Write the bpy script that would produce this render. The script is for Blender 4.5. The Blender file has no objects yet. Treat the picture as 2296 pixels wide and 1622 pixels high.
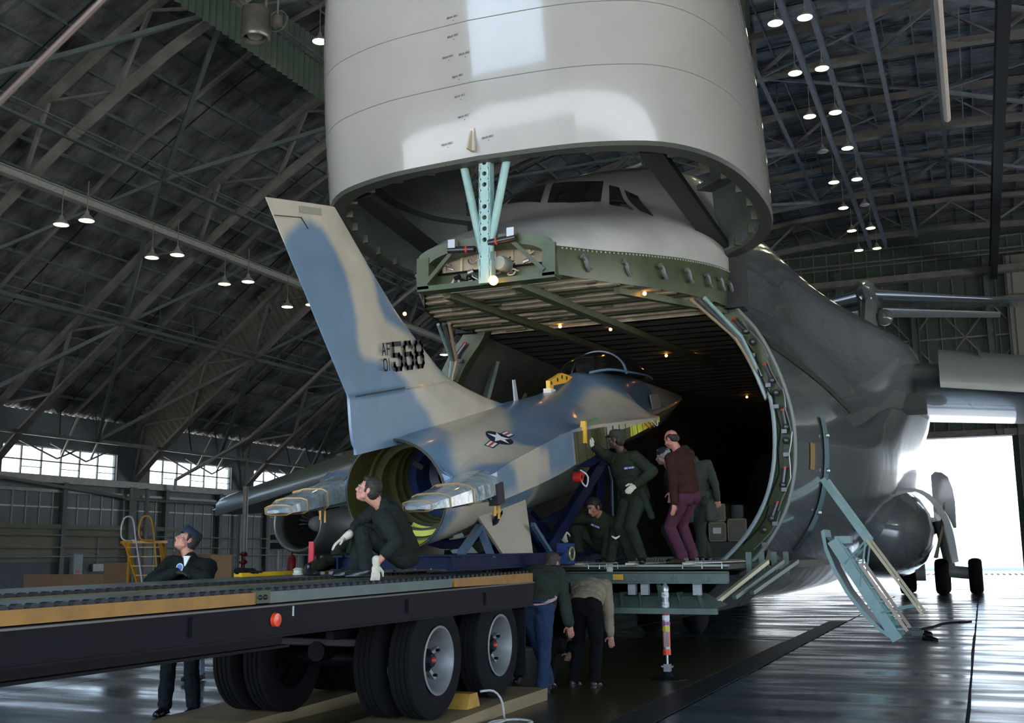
import bpy, bmesh, math, random
from mathutils import Vector, Matrix, noise
random.seed(7)
R = math.radians
SC = bpy.context.scene
COL = SC.collection
# ---------------------------------------------------------------- camera
def setup_camera():
    F = 2450.0; p = math.atan2(432, F); yaw = math.atan((2200-1148)/F*math.cos(p)); a = R(0.5)
    fw = Vector((-math.sin(yaw)*math.cos(p), math.cos(yaw)*math.cos(p), math.sin(p)))
    r = Vector((math.cos(yaw), math.sin(yaw), 0)); u = r.cross(fw)
    r2 = r*math.cos(a)-u*math.sin(a); u2 = u*math.cos(a)+r*math.sin(a)
    cd = bpy.data.cameras.new('camera'); co = bpy.data.objects.new('camera', cd); COL.objects.link(co)
    cd.sensor_width = 36; cd.lens = F*36/2296; cd.clip_end = 2000; cd.clip_start = .05
    m = Matrix.Identity(4)
    for i in range(3): m[i][0], m[i][1], m[i][2] = r2[i], u2[i], -fw[i]
    m.translation = Vector((0, 0, 1.55)); co.matrix_world = m
    SC.camera = co
setup_camera()
SC.view_settings.view_transform = 'Standard'; SC.view_settings.look = 'None'
SC.view_settings.gamma = 1; SC.view_settings.use_curve_mapping = False
SC.view_settings.exposure = 1.6
try:
    SC.cycles.use_denoising = True; SC.cycles.max_bounces = 7; SC.cycles.diffuse_bounces = 4
    SC.cycles.glossy_bounces = 4; SC.cycles.transmission_bounces = 4; SC.cycles.sample_clamp_indirect = 6
    SC.cycles.caustics_reflective = False; SC.cycles.caustics_refractive = False
except Exception: pass
# ---------------------------------------------------------------- sky and sun
W = bpy.data.worlds.new('sky'); SC.world = W; W.use_nodes = True
nt = W.node_tree; nt.nodes.clear()
o_ = nt.nodes.new('ShaderNodeOutputWorld'); b_ = nt.nodes.new('ShaderNodeBackground'); tc = nt.nodes.new('ShaderNodeTexCoord')
sp = nt.nodes.new('ShaderNodeSeparateXYZ'); cr = nt.nodes.new('ShaderNodeValToRGB')
nt.links.new(tc.outputs['Generated'], sp.inputs[0]); nt.links.new(sp.outputs['Z'], cr.inputs[0])
e = cr.color_ramp.elements
e[0].position = 0.0; e[0].color = (.95, .93, .9, 1); e[1].position = .6; e[1].color = (.30, .47, .80, 1)
x = e.new(.12); x.color = (.58, .76, .96, 1)
nt.links.new(cr.outputs[0], b_.inputs[0]); b_.inputs[1].default_value = 2.6; nt.links.new(b_.outputs[0], o_.inputs[0])
sd = bpy.data.lights.new('sun', 'SUN'); sd.energy = 11.0; sd.angle = R(.6); sd.color = (1, .95, .87)
so = bpy.data.objects.new('sun', sd); COL.objects.link(so); so.rotation_euler = (R(30), 0, R(14))   # high over the apron, to the right behind the camera
# ---------------------------------------------------------------- materials
MATS = {}
def mat(name, col, rough=.6, metal=0., var=.0, vscale=3., bump=0., bscale=20., coat=0., spec=.5, emit=None, stretch=None, var_col=None, alpha=None, trans=0., bdist=.02, detail=3.):
    if name in MATS: return MATS[name]
    m = bpy.data.materials.new(name); m.use_nodes = True; nt = m.node_tree; P = nt.nodes['Principled BSDF']
    P.inputs['Base Color'].default_value = (*col, 1); P.inputs['Roughness'].default_value = rough
    P.inputs['Metallic'].default_value = metal; P.inputs['Coat Weight'].default_value = coat; P.inputs['Coat Roughness'].default_value = .05
    P.inputs['Specular IOR Level'].default_value = spec; P.inputs['Transmission Weight'].default_value = trans
    if emit: P.inputs['Emission Color'].default_value = (*emit[0], 1); P.inputs['Emission Strength'].default_value = emit[1]
    if alpha is not None: P.inputs['Alpha'].default_value = alpha
    if var or bump:
        t = nt.nodes.new('ShaderNodeTexCoord'); mp = nt.nodes.new('ShaderNodeMapping'); nt.links.new(t.outputs['Object'], mp.inputs[0])
        if stretch: mp.inputs['Scale'].default_value = stretch
    if var:
        n = nt.nodes.new('ShaderNodeTexNoise'); n.inputs['Scale'].default_value = vscale; n.inputs['Detail'].default_value = 5; n.inputs['Roughness'].default_value = .6
        nt.links.new(mp.outputs[0], n.inputs[0])
        c = nt.nodes.new('ShaderNodeValToRGB'); nt.links.new(n.outputs['Fac'], c.inputs[0])
        c.color_ramp.elements[0].position = .3; c.color_ramp.elements[1].position = .7
        d = var_col if var_col else tuple(v*(1-var) for v in col)
        c.color_ramp.elements[0].color = (*d, 1); c.color_ramp.elements[1].color = (*[min(1, v*(1+var*.4)) for v in col], 1)
        nt.links.new(c.outputs[0], P.inputs['Base Color'])
    if bump:
        n2 = nt.nodes.new('ShaderNodeTexNoise'); n2.inputs['Scale'].default_value = bscale; n2.inputs['Detail'].default_value = detail; nt.links.new(mp.outputs[0], n2.inputs[0])
        b = nt.nodes.new('ShaderNodeBump'); b.inputs['Strength'].default_value = bump; b.inputs['Distance'].default_value = bdist
        nt.links.new(n2.outputs['Fac'], b.inputs['Height']); nt.links.new(b.outputs[0], P.inputs['Normal'])
    MATS[name] = m; return m
def vmat(name, rough=.5, bump=0., bscale=8., coat=0., attr='paint', spec=.5):
    m = mat(name, (.5, .5, .5), rough, bump=bump, bscale=bscale, coat=coat, spec=spec); nt = m.node_tree
    a = nt.nodes.new('ShaderNodeAttribute'); a.attribute_name = attr
    n = nt.nodes.new('ShaderNodeTexNoise'); n.inputs['Scale'].default_value = 2.2; n.inputs['Detail'].default_value = 6
    t = nt.nodes.new('ShaderNodeTexCoord'); nt.links.new(t.outputs['Object'], n.inputs[0])
    mr = nt.nodes.new('ShaderNodeMapRange'); mr.inputs[1].default_value = .3; mr.inputs[2].default_value = .7; mr.inputs[3].default_value = .86; mr.inputs[4].default_value = 1.08
    nt.links.new(n.outputs['Fac'], mr.inputs[0]); mx = nt.nodes.new('ShaderNodeVectorMath'); mx.operation = 'SCALE'
    nt.links.new(a.outputs['Color'], mx.inputs[0]); nt.links.new(mr.outputs[0], mx.inputs['Scale']); nt.links.new(mx.outputs[0], nt.nodes['Principled BSDF'].inputs['Base Color'])
    return m
# ---------------------------------------------------------------- mesh builder
class MB:
    def __init__(s): s.v = []; s.f = []
    def quadgrid(s, rows, close_u=False, close_v=False, flip=False):
        n = len(rows); k = len(rows[0]); b = len(s.v)
        for r in rows: s.v += [tuple(p) for p in r]
        for i in range(n if close_v else n-1):
            for j in range(k if close_u else k-1):
                a0 = b+i*k+j; a1 = b+i*k+(j+1) % k; i2 = (i+1) % n; c0 = b+i2*k+j; c1 = b+i2*k+(j+1) % k
                s.f.append((a0, c0, c1, a1) if flip else (a0, a1, c1, c0))
        return s
    def poly(s, pts): b = len(s.v); s.v += [tuple(p) for p in pts]; s.f.append(tuple(range(b, b+len(pts)))); return s
    def hexa(s, p):   # 8 corners: bottom 4, top 4
        b = len(s.v); s.v += [tuple(q) for q in p]
        for f in ((3, 2, 1, 0), (4, 5, 6, 7), (0, 1, 5, 4), (1, 2, 6, 5), (2, 3, 7, 6), (3, 0, 4, 7)): s.f.append(tuple(b+i for i in f))
        return s
    def box(s, lo, hi):
        x0, y0, z0 = lo; x1, y1, z1 = hi
        return s.hexa([(x0, y0, z0), (x1, y0, z0), (x1, y1, z0), (x0, y1, z0), (x0, y0, z1), (x1, y0, z1), (x1, y1, z1), (x0, y1, z1)])
    def beam(s, a, b, w, h, up=(0, 0, 1)):
        a = Vector(a); b = Vector(b); d = (b-a).normalized(); up = Vector(up)
        if abs(d.dot(up)) > .98: up = Vector((0, 1, 0)) if abs(d.y) < .9 else Vector((1, 0, 0))
        x = d.cross(up).normalized()*w/2; z = x.cross(d).normalized()*h/2
        return s.hexa([a-x-z, a+x-z, b+x-z, b-x-z, a-x+z, a+x+z, b+x+z, b-x+z])
    def angle(s, a, b, w=.1, t=.015, up=(0, 0, 1)):   # an L section
        a = Vector(a); b = Vector(b); d = (b-a).normalized(); up = Vector(up)
        if abs(d.dot(up)) > .98: up = Vector((1, 0, 0))
        x = d.cross(up).normalized(); z = x.cross(d).normalized()
        s.beam(a+z*w/2, b+z*w/2, t, w, up); s.beam(a+x*w/2, b+x*w/2, w, t, up); return s
    def ibeam(s, a, b, w=.2, h=.3, t=.02, up=(0, 0, 1)):
        a = Vector(a); b = Vector(b); d = (b-a).normalized(); up = Vector(up)
        if abs(d.dot(up)) > .98: up = Vector((1, 0, 0))
        x = d.cross(up).normalized(); z = x.cross(d).normalized()
        s.beam(a+z*(h/2), b+z*(h/2), w, t, up); s.beam(a-z*(h/2), b-z*(h/2), w, t, up); s.beam(a, b, t, h, up); return s
    def tube(s, pts, r, n=10, cap=True, closed=False):
        pts = [Vector(p) for p in pts]; rs = r if isinstance(r, (list, tuple)) else [r]*len(pts); rows = []; u = None; m = len(pts)
        for i, p in enumerate(pts):
            if closed: d = (pts[(i+1) % m]-pts[i-1]).normalized()
            else: d = (pts[min(i+1, m-1)]-pts[max(i-1, 0)]).normalized()
            if u is None: u = d.orthogonal().normalized()
            u = (u-d*u.dot(d)).normalized(); w = d.cross(u)
            rows.append([p+(u*math.cos(2*math.pi*k/n)+w*math.sin(2*math.pi*k/n))*rs[i] for k in range(n)])
        b = len(s.v); s.quadgrid(rows, close_u=True, close_v=closed, flip=False)
        if cap and not closed: s.f.append(tuple(range(b+n-1, b-1, -1))); s.f.append(tuple(range(b+(m-1)*n, b+m*n)))
        return s
    def lathe(s, prof, o=(0, 0, 0), ax=(0, 0, 1), n=24, close=False):   # prof: (r, h)
        o = Vector(o); ax = Vector(ax).normalized(); u = ax.orthogonal().normalized(); w = ax.cross(u)
        rows = [[o+ax*h+(u*math.cos(2*math.pi*k/n)+w*math.sin(2*math.pi*k/n))*max(r, 1e-4) for k in range(n)] for r, h in prof]
        return s.quadgrid(rows, close_u=True, close_v=close)
    def ball(s, c, r, n=12, m=8, M=None):
        c = Vector(c); r = (r, r, r) if not isinstance(r, (tuple, list)) else r; rows = []
        for i in range(m+1):
            t = math.pi*i/m; row = []
            for k in range(n):
                q = Vector((r[0]*max(math.sin(t), 1e-3)*math.cos(2*math.pi*k/n), r[1]*max(math.sin(t), 1e-3)*math.sin(2*math.pi*k/n), r[2]*math.cos(t)))
                row.append(c+((M@q) if M else q))
            rows.append(row)
        b = len(s.v); s.quadgrid(rows, close_u=True)
        s.f.append(tuple(range(b+n-1, b-1, -1))); s.f.append(tuple(range(b+m*n, b+(m+1)*n)))
        return s
    def cap(s, p1, r1, p2, r2, n=10):
        p1 = Vector(p1); p2 = Vector(p2); d = p2-p1; L = d.length
        if L < 1e-5: return s.ball(p1, max(r1, r2))
        d /= L; u = d.orthogonal().normalized(); w = d.cross(u); rows = []
        prof = [(r1*math.sin(t*math.pi/8), -r1*math.cos(t*math.pi/8)) for t in range(0, 5)]+[(r2*math.cos(t*math.pi/8), L+r2*math.sin(t*math.pi/8)) for t in range(0, 5)]
        for r, h in prof: rows.append([p1+d*h+(u*math.cos(2*math.pi*k/n)+w*math.sin(2*math.pi*k/n))*max(r, 1e-4) for k in range(n)])
        b = len(s.v); s.quadgrid(rows, close_u=True)
        s.f.append(tuple(range(b+n-1, b-1, -1))); s.f.append(tuple(range(b+9*n, b+10*n))); return s
    def extrude(s, poly, vec):
        a = [Vector(p) for p in poly]; v = Vector(vec); b = [p+v for p in a]; n = len(a); k = len(s.v)
        s.v += [tuple(p) for p in a+b]; s.f.append(tuple(range(k+n-1, k-1, -1))); s.f.append(tuple(range(k+n, k+2*n)))
        for i in range(n): j = (i+1) % n; s.f.append((k+i, k+j, k+n+j, k+n+i))
        return s
    def mesh(s, name, m, smooth=False, off=(0, 0, 0), auto=None):
        me = bpy.data.meshes.new(name); ox, oy, oz = off
        me.from_pydata([(x-ox, y-oy, z-oz) for x, y, z in s.v], [], s.f); me.materials.append(m)
        if smooth:
            for p in me.polygons: p.use_smooth = True
            if auto:
                try: me.set_sharp_from_angle(angle=R(auto))
                except Exception: pass
        me.update(); return me
def fixn(me):
    bm = bmesh.new(); bm.from_mesh(me); bmesh.ops.recalc_face_normals(bm, faces=bm.faces); bm.to_mesh(me); bm.free()
def origin(p):
    q = Vector((0, 0, 0))
    while p: q += p.location-Vector(p.get('shift', (0, 0, 0))); p = p.parent
    return q
def put(name, mb, m, parent=None, smooth=False, label=None, kind=None, auto=40, fix=True, loc=None):
    """mb in world coordinates; linked as one object under parent (the parent chain is only translated)"""
    off = origin(parent) if parent else (Vector(loc) if loc else Vector((0, 0, 0)))
    me = mb.mesh(name, m, smooth, off, auto)
    if fix: fixn(me)
    ob = bpy.data.objects.new(name, me); COL.objects.link(ob)
    if parent: ob.parent = parent
    elif loc: ob.location = Vector(loc)
    if label: ob['label'] = label
    if kind: ob['kind'] = kind
    return ob
def root(name, label, cat, loc=(0, 0, 0), group=None, rz=0, kind=None):
    o = bpy.data.objects.new(name, None); COL.objects.link(o); o.location = loc; o.rotation_euler = (0, 0, rz); o.empty_display_size = .1
    if label: o['label'] = label
    if cat: o['category'] = cat
    if group: o['group'] = group
    if kind: o['kind'] = kind
    return o
def tag(o, label, cat, group=None):
    o['label'] = label; o['category'] = cat
    if group: o['group'] = group
    return o
def copy_tree(o, parent=None):
    c = o.copy(); COL.objects.link(c)
    if parent: c.parent = parent
    for ch in o.children: copy_tree(ch, c)
    return c
def lerp(a, b, t): return a+(b-a)*t
def interp(tab, x):
    if x <= tab[0][0]: return tab[0][1]
    for (a, va), (b, vb) in zip(tab, tab[1:]):
        if x <= b:
            t = (x-a)/(b-a)
            if isinstance(va, (tuple, list)): return [lerp(p, q, t) for p, q in zip(va, vb)]
            return lerp(va, vb, t)
    return tab[-1][1]
def smooth_tab(tab, x):
    """Catmull-Rom through a table of (x, y)"""
    n = len(tab)
    if x <= tab[0][0]: return tab[0][1]
    if x >= tab[-1][0]: return tab[-1][1]
    for i in range(n-1):
        if x <= tab[i+1][0]: break
    x0, y0 = tab[i]; x1, y1 = tab[i+1]; h = x1-x0; t = (x-x0)/h
    m0 = ((y1-tab[i-1][1])/(x1-tab[i-1][0])) if i > 0 else (y1-y0)/h
    m1 = ((tab[i+2][1]-y0)/(tab[i+2][0]-x0)) if i < n-2 else (y1-y0)/h
    return (2*t**3-3*t*t+1)*y0+(t**3-2*t*t+t)*h*m0+(-2*t**3+3*t*t)*y1+(t**3-t*t)*h*m1
def curve_pts(pts, n):
    """resample a polyline smoothly (Catmull-Rom, arc-length) to n points"""
    P = [Vector(p) for p in pts]; out = []
    for i in range(len(P)-1):
        a = P[max(i-1, 0)]; b = P[i]; c = P[i+1]; d = P[min(i+2, len(P)-1)]
        for k in range(12):
            t = k/12; out.append(.5*((2*b)+(c-a)*t+(2*a-5*b+4*c-d)*t*t+(3*b-a-3*c+d)*t**3))
    out.append(P[-1]); L = [0]
    for a, b in zip(out, out[1:]): L.append(L[-1]+(b-a).length)
    res = []; j = 0
    for k in range(n):
        s = L[-1]*k/(n-1)
        while j < len(L)-2 and L[j+1] < s: j += 1
        t = (s-L[j])/max(L[j+1]-L[j], 1e-9); res.append(out[j].lerp(out[j+1], min(t, 1)))
    return res
# ================================================================ HANGAR (the setting)
m_conc = mat('floor concrete', (.055, .075, .095), .22, var=.45, vscale=.5, bump=.35, bscale=1.6, spec=.5, stretch=(.35, 1, 1), bdist=.015, detail=8)
nt = m_conc.node_tree
n_ = nt.nodes.new('ShaderNodeTexNoise'); n_.inputs['Scale'].default_value = 1.3; n_.inputs['Detail'].default_value = 7
t_ = nt.nodes.new('ShaderNodeTexCoord'); mp_ = nt.nodes.new('ShaderNodeMapping'); mp_.inputs['Scale'].default_value = (.3, 1.2, 1)
nt.links.new(t_.outputs['Object'], mp_.inputs[0]); nt.links.new(mp_.outputs[0], n_.inputs[0])
mr_ = nt.nodes.new('ShaderNodeMapRange'); mr_.inputs[1].default_value = .35; mr_.inputs[2].default_value = .65; mr_.inputs[3].default_value = .12; mr_.inputs[4].default_value = .42
nt.links.new(n_.outputs['Fac'], mr_.inputs[0]); nt.links.new(mr_.outputs[0], nt.nodes['Principled BSDF'].inputs['Roughness'])
m_olive = mat('olive floor paint', (.045, .040, .016), .3, var=.35, vscale=1.2, bump=.2, bscale=3)
m_strip = mat('dark floor strip', (.012, .012, .014), .45, var=.3, vscale=2)
m_thr = mat('pale bounce concrete', (.42, .40, .36), .7, var=.15, vscale=.4)  # pale unseen slabs added to bounce light up onto the aircraft
m_joint = mat('joint filler', (.012, .012, .014), .7)
m_apron = mat('apron concrete', (.62, .60, .55), .8, var=.12, vscale=.15)
m_steel = mat('roof steel', (.20, .19, .175), .55, var=.35, vscale=1.5)
m_steelg = mat('green grey steel', (.10, .13, .125), .5, var=.3, vscale=1.5)
m_steelb = mat('blue grey steel', (.14, .17, .21), .5, var=.3, vscale=1.5)
m_foil = mat('foil faced insulation', (.29, .30, .32), .36, metal=.55, var=.7, vscale=.9, bump=1., bscale=3.2, stretch=(.35, 1, 1), bdist=.12, detail=6, var_col=(.035, .033, .03))
m_corr = mat('corrugated partition', (.15, .145, .125), .6, var=.25, vscale=1)
m_corrg = mat('green corrugated curtain', (.055, .085, .065), .5, var=.25, vscale=1)
m_wallp = mat('grey wall panel', (.17, .21, .24), .5, var=.25, vscale=.7)
m_mull = mat('pale metal strip', (.48, .48, .46), .4, var=.2, vscale=3)
m_cream = mat('cream painted wall', (.26, .26, .21), .7, var=.2, vscale=.6)
m_dado = mat('blue grey dado', (.10, .13, .15), .6, var=.2, vscale=1)
m_pane = mat('window glass', (.9, .9, .88), .1, trans=.0, alpha=.18)
m_pipe = mat('grey painted pipe', (.32, .33, .31), .35, var=.2, vscale=4)
m_dark = mat('near black', (.01, .01, .012), .6)
LX, RX, Y0, Y1 = -46.0, 40.0, -7.0, 91.0
RIBY = [-1.4, 9.1, 19.6, 30.1, 40.6, 51.1, 61.6, 72.1, 82.6]
# floor
slab_x = [-46, -39.9, -32.6, -25.3, -17.9, -10.6, -6.95, -2.9, -.25, 3.4, 10.7, 18, 25.3, 32.6, 40]
slab_y = [-7, 1.5, 4.0, 26.6, 34, 46, 58, 70, 91]
fl = put('floor', MB().box((LX, Y0, -.2), (RX, Y1, -.03)), m_joint, kind='structure')
for i in range(len(slab_x)-1):
    for j in range(len(slab_y)-1):
        x0, x1, y0, y1 = slab_x[i]+.012, slab_x[i+1]-.012, slab_y[j]+.012, slab_y[j+1]-.012
        if i == 6: x1 -= 0
        mb = MB(); rx = random.Random(i*31+j)
        n = 14; a = [(x0+(rx.random()*.02 if (k % 2) else 0), y0+(y1-y0)*k/n) for k in range(n+1)]; b = [(x1-(rx.random()*.025 if i in (7, 6) else 0), y0+(y1-y0)*k/n) for k in range(n+1)]
        rows = [[(p[0], p[1], -.03), (p[0], p[1], 0), (q[0], q[1], 0), (q[0], q[1], -.03)] for p, q in zip(a, b)]
        mb.quadgrid(rows); put('floor_slab', mb, m_conc if j else m_thr, fl)
put('painted_floor_area', MB().box((-6.9, 2, .001), (-3.32, 20, .006)), m_olive, fl, label='olive painted floor under the trailer and ramp')
put('painted_floor_strip', MB().box((-3.3, 2, .001), (-2.92, 26, .005)), m_strip, fl, label='dark strip beside the olive floor')
put('yellow_floor_line', MB().box((-10.1, 6.0, .001), (-7.2, 6.06, .004)), mat('worn yellow', (.3, .22, .05), .6), fl, label='worn yellow line')
mb = MB()
for k in range(60): mb.box((-3.5+k*.35, 76, -.0), (-3.5+k*.35+.16, 80, .012))
put('floor_grating', mb, m_joint, fl, kind='stuff')
put('dark_patch', MB().box((-3.6, 40.5, .001), (1.5, 46.5, .004)), mat('dark floor patch', (.012, .013, .015), .3), fl, label='dark patch under the main wheels')  # dark smooth rectangle under the main wheels
ap = put('floor', MB().box((-160, Y1+.01, -.25), (160, 320, -.02)), mat('shaded apron', (.22, .22, .21), .8, var=.12, vscale=.15), kind='structure'); ap.name = 'trim_1'  # apron past the back door, the hangar's shade put into its darker colour
ap2 = put('floor', MB().box((-160, -260, -.25), (160, Y0-.01, -.02)), m_apron, kind='structure'); ap2.name = 'trim_2'
# ---- roof profile
PL = [(-46, 5.9), (-42.9, 8.7), (-38.9, 11.7), (-34.2, 15.3), (-30, 18.1), (-25.2, 20.7), (-20, 22.5), (-14, 23.8), (-8.5, 24.3), (-3, 24.4)]
PL = PL+[(-6-x, z) for x, z in PL[-2::-1]]
PC = curve_pts([(x, 0, z) for x, z in PL], 37)
def prof(off, n=37):
    out = []
    for i, p in enumerate(PC):
        d = (PC[min(i+1, 36)]-PC[max(i-1, 0)]).normalized(); nn = Vector((-d.z, 0, d.x))
        out.append(p+nn*off)
    return out
LOW, UPP, ROOF = prof(0), prof(2.1), prof(3.0)
ceil_ = root('ceiling', None, None, kind='structure')
mb = MB(); rows = []
NY = 230
RS = curve_pts([tuple(p) for p in ROOF], 150)
for j in range(NY+1):
    y = Y0+(Y1-Y0)*j/NY; sag = -.10*abs(math.sin(math.pi*j*.5))
    rows.append([(p.x, y, p.z+sag-.07*abs(math.sin(i*math.pi/2.5))) for i, p in enumerate(RS)])
mb.quadgrid(rows); put('insulation_quilt', mb, m_foil, ceil_, smooth=True, auto=None)
mb = MB(); mb.quadgrid([[(p.x, y, p.z+.5) for p in RS[::5]] for y in (Y0-1, Y1+1)]); put('roof_deck', mb, m_dark, ceil_)
# purlins running along the hangar
for i in range(1, 149, 2):
    p = RS[i]; put('purlin', MB().beam((p.x, Y0, p.z-.16), (p.x, Y1, p.z-.16), .07 if i % 4 == 1 else .045, .16 if i % 4 == 1 else .10), m_steelg if p.x < -12 else m_steelb, ceil_)
sag_y = [Y0+2.1*k for k in range(1, 47)]
for y in sag_y:
    mb = MB()
    for i in range(0, 148, 3): mb.beam((RS[i].x, y, RS[i].z-.2), (RS[min(i+3, 149)].x, y, RS[min(i+3, 149)].z-.2), .035, .05, up=(0, 1, 0))
    put('quilt_batten', mb, m_dark if int(y*10) % 2 else m_steelg, ceil_)
# arch ribs
for ry in RIBY:
    rb = put('arch_rib', MB().quadgrid([[(q.x, ry+w, q.z+h) for q in LOW] for w, h in ((-.24, -.04), (.24, -.04), (.24, .04), (-.24, .04))], close_v=True), m_steel, ceil_)
    mb = MB()
    mb.quadgrid([[(q.x, ry+w, q.z+h) for q in LOW] for w, h in ((-.02, .04), (.02, .04), (.02, .34), (-.02, .34))], close_v=True); put('chord_web', mb, m_steel, rb)
    mb = MB(); mb.quadgrid([[(q.x, ry+w, q.z+h) for q in UPP] for w, h in ((-.17, -.02), (.17, -.02), (.17, .3), (-.17, .3))], close_v=True); put('upper_chord', mb, m_steel, rb)
    for i in range(0, 36, 2):
        a, b, c = LOW[i], UPP[min(i+1, 36)], LOW[min(i+2, 36)]
        put('web_brace', MB().beam((a.x, ry, a.z+.2), (b.x, ry, b.z), .14, .14, up=(0, 1, 0)), m_steel, rb)
        put('web_brace', MB().beam((b.x, ry, b.z), (c.x, ry, c.z+.2), .10, .10, up=(0, 1, 0)), m_steel, rb)
# longitudinal struts, K braces in the plane of the lower chords, sloping struts up to the roof
for k in range(1, 7):
    ya, yb = RIBY[k], RIBY[k+1]; ym = (ya+yb)/2
    for n, i in enumerate(range(1, 37, 3)):
        p = LOW[i]; q = LOW[max(i-3, 0)]; u = UPP[i]
        ms = m_steelg if p.x < -14 else m_steelb
        put('strut', MB().angle((p.x, ya, p.z), (p.x, yb, p.z), .2, .03), ms, ceil_)
        if i > 2:
            if n % 2:
                put('diagonal_brace', MB().angle((p.x, ya, p.z), (q.x, ym, q.z), .16, .025), ms, ceil_); put('diagonal_brace', MB().angle((p.x, yb, p.z), (q.x, ym, q.z), .16, .025), ms, ceil_)
            else:
                put('diagonal_brace', MB().angle((q.x, ya, q.z), (p.x, ym, p.z), .16, .025), ms, ceil_); put('diagonal_brace', MB().angle((q.x, yb, q.z), (p.x, ym, p.z), .16, .025), ms, ceil_)
        for yy in (ym-2.6, ym, ym+2.6):
            put('sway_brace', MB().beam((p.x, yy, p.z), (u.x, yy+1.3, u.z+.3), .07, .07), ms, ceil_)
        r0 = UPP[max(i-3, 0)]
        if i > 2: put('cross_beam', MB().beam((r0.x, ym, r0.z+.3), (u.x, ym, u.z+.3), .12, .18, up=(0, 1, 0)), m_steel, ceil_)
        if i > 2 and p.x < 5: put('tie_rod', MB().beam((p.x+1.1, ya, p.z+.1), (p.x+1.1, yb, p.z+.1), .05, .05), ms, ceil_)
# corrugated draught curtains
def corrug(pts_lo, pts_hi, n_axis, step=.18, amp=.05, normal=(0, 1, 0)):
    nv = Vector(normal); L = sum((a-b).length for a, b in zip(pts_lo, pts_lo[1:])); n = max(2, int(L/step)); lo = curve_pts(pts_lo, n); hi = curve_pts(pts_hi, n)
    return MB().quadgrid([[p+nv*(amp if i % 2 else -amp) for i, p in enumerate(lo)], [p+nv*(amp if i % 2 else -amp) for i, p in enumerate(hi)]])
for ry, i0, i1 in ((51.1, 0, 16),):
    put('corrugated_curtain', corrug([Vector((LOW[i].x, ry+.12, LOW[i].z)) for i in range(i0, i1+1)], [Vector((ROOF[i].x, ry+.12, ROOF[i].z)) for i in range(i0, i1+1)], 0), m_corr, ceil_)
put('corrugated_curtain', corrug([Vector((x, 40.9, 22.0)) for x in (-13, -9, -6.9)], [Vector((x, 40.9, 26.5)) for x in (-13, -9, -6.9)], 0), m_corrg, ceil_)
put('corrugated_curtain', corrug([Vector((-23.5, y, 19.9)) for y in (19.6, 30, 40.6)], [Vector((-23.5, y, 22.4)) for y in (19.6, 30, 40.6)], 0, normal=(1, 0, 0)), m_corrg, ceil_)
# long beams and pipes under the roof
for a, b, w, h, m_ in (((-5.9, 19.6, 23.6), (-5.9, 82, 23.6), .22, .3, m_steelb), ((-4.85, 19.6, 23.6), (-4.85, 82, 23.6), .22, .3, m_steelb), ((-2.7, 19.6, 24.1), (-2.7, 82, 24.1), .2, .25, m_steelb), ((2.35, 19.6, 22.6), (2.35, 90, 22.6), .5, .9, m_dark), ((-32.0, 14, 15.6), (-32.0, 82, 15.6), .34, .3, m_pipe)):
    put('long_beam', MB().ibeam(a, b, w, h, .03), m_, ceil_)
put('duct', MB().tube([(0.02, 27, 18), (0.0, 43.5, 18)], .13, 8), mat('pale duct', (.75, .68, .62), .35), ceil_, smooth=True)
put('sprinkler_pipe', MB().tube([(-23.6, 20, 13.3), (-19.6, 20, 15.9), (-15, 20, 18)], .09, 8), mat('bare pipe', (.6, .5, .45), .25, metal=.6), ceil_, smooth=True)
pp = [(p.x+.5, 56.2, p.z-.5) for p in LOW[2:14]]
put('sprinkler_pipe', MB().tube([(-45.4, 54, 5.6), (-45.4, 54.0, 6.2)]+[pp[0]]+pp, .11, 8), m_pipe, ceil_, smooth=True)
# ---- left wall
wl = put('wall_left', MB().box((LX-.5, Y0, 0), (LX-.12, Y1, 5.95)).box((LX-.5, Y0, 7.45), (LX-.12, Y1, 9.3)), m_wallp, kind='structure')
put('dado', MB().box((LX-.11, 36, 0), (LX, 51.0, 1.35)), m_dado, wl); put('painted_panel', MB().box((LX-.11, 36, 1.35), (LX+.02, 51.0, 3.1)), m_cream, wl)
put('dado', MB().box((LX-.11, 51.0, 0), (LX+.02, Y1, .75)), mat('grey plinth', (.24, .25, .24), .7), wl)
put('ledge', MB().box((LX-.1, 36, 3.1), (LX+.25, 55, 3.35)), mat('olive ledge', (.2, .21, .15), .6), wl)
put('gutter_beam', MB().box((LX-.1, 20, 5.55), (LX+.2, Y1, 5.92)), m_mull, wl)
put('gutter_beam', MB().box((LX-.1, 20, 5.05), (LX+.1, Y1, 5.2)), m_pipe, wl)
put('gap_light_strip', MB().box((LX-.1, 20, 4.22), (LX-.03, Y1, 4.30)), mat('painted gap light', (.8, .78, .74), .4), wl)  # light through a gap in the wall, painted as a pale strip
y = 36.0; k = 0
while y < Y1:
    put('wall_panel', MB().box((LX-.12, y+.03, 3.35 if y < 51 else .75), (LX-.05, y+.86, 5.05)), m_wallp, wl)
    put('panel_strip', MB().box((LX-.1, y-.025, 3.35 if y < 51 else .75), (LX+.0, y+.025, 5.05)), m_mull, wl); y += .9; k += 1
for y in (40.4, 45.6, 51.0, 53.8, 59.0, 61.6, 64.2, 69.4, 72.1, 77, 82.6):
    put('wall_post', MB().ibeam((LX+.12, y, 0), (LX+.12, y, 5.6), .3, .3, .03, up=(1, 0, 0)), m_steelg if y > 45 else m_pipe, wl)
for z in (2.75, 2.1, 1.62):
    put('wall_pipe', MB().tube([(LX+.25, 36, z), (LX+.25, Y1, z)], .05, 6), m_cream if z > 1.7 else m_pipe, wl, smooth=True)
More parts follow.
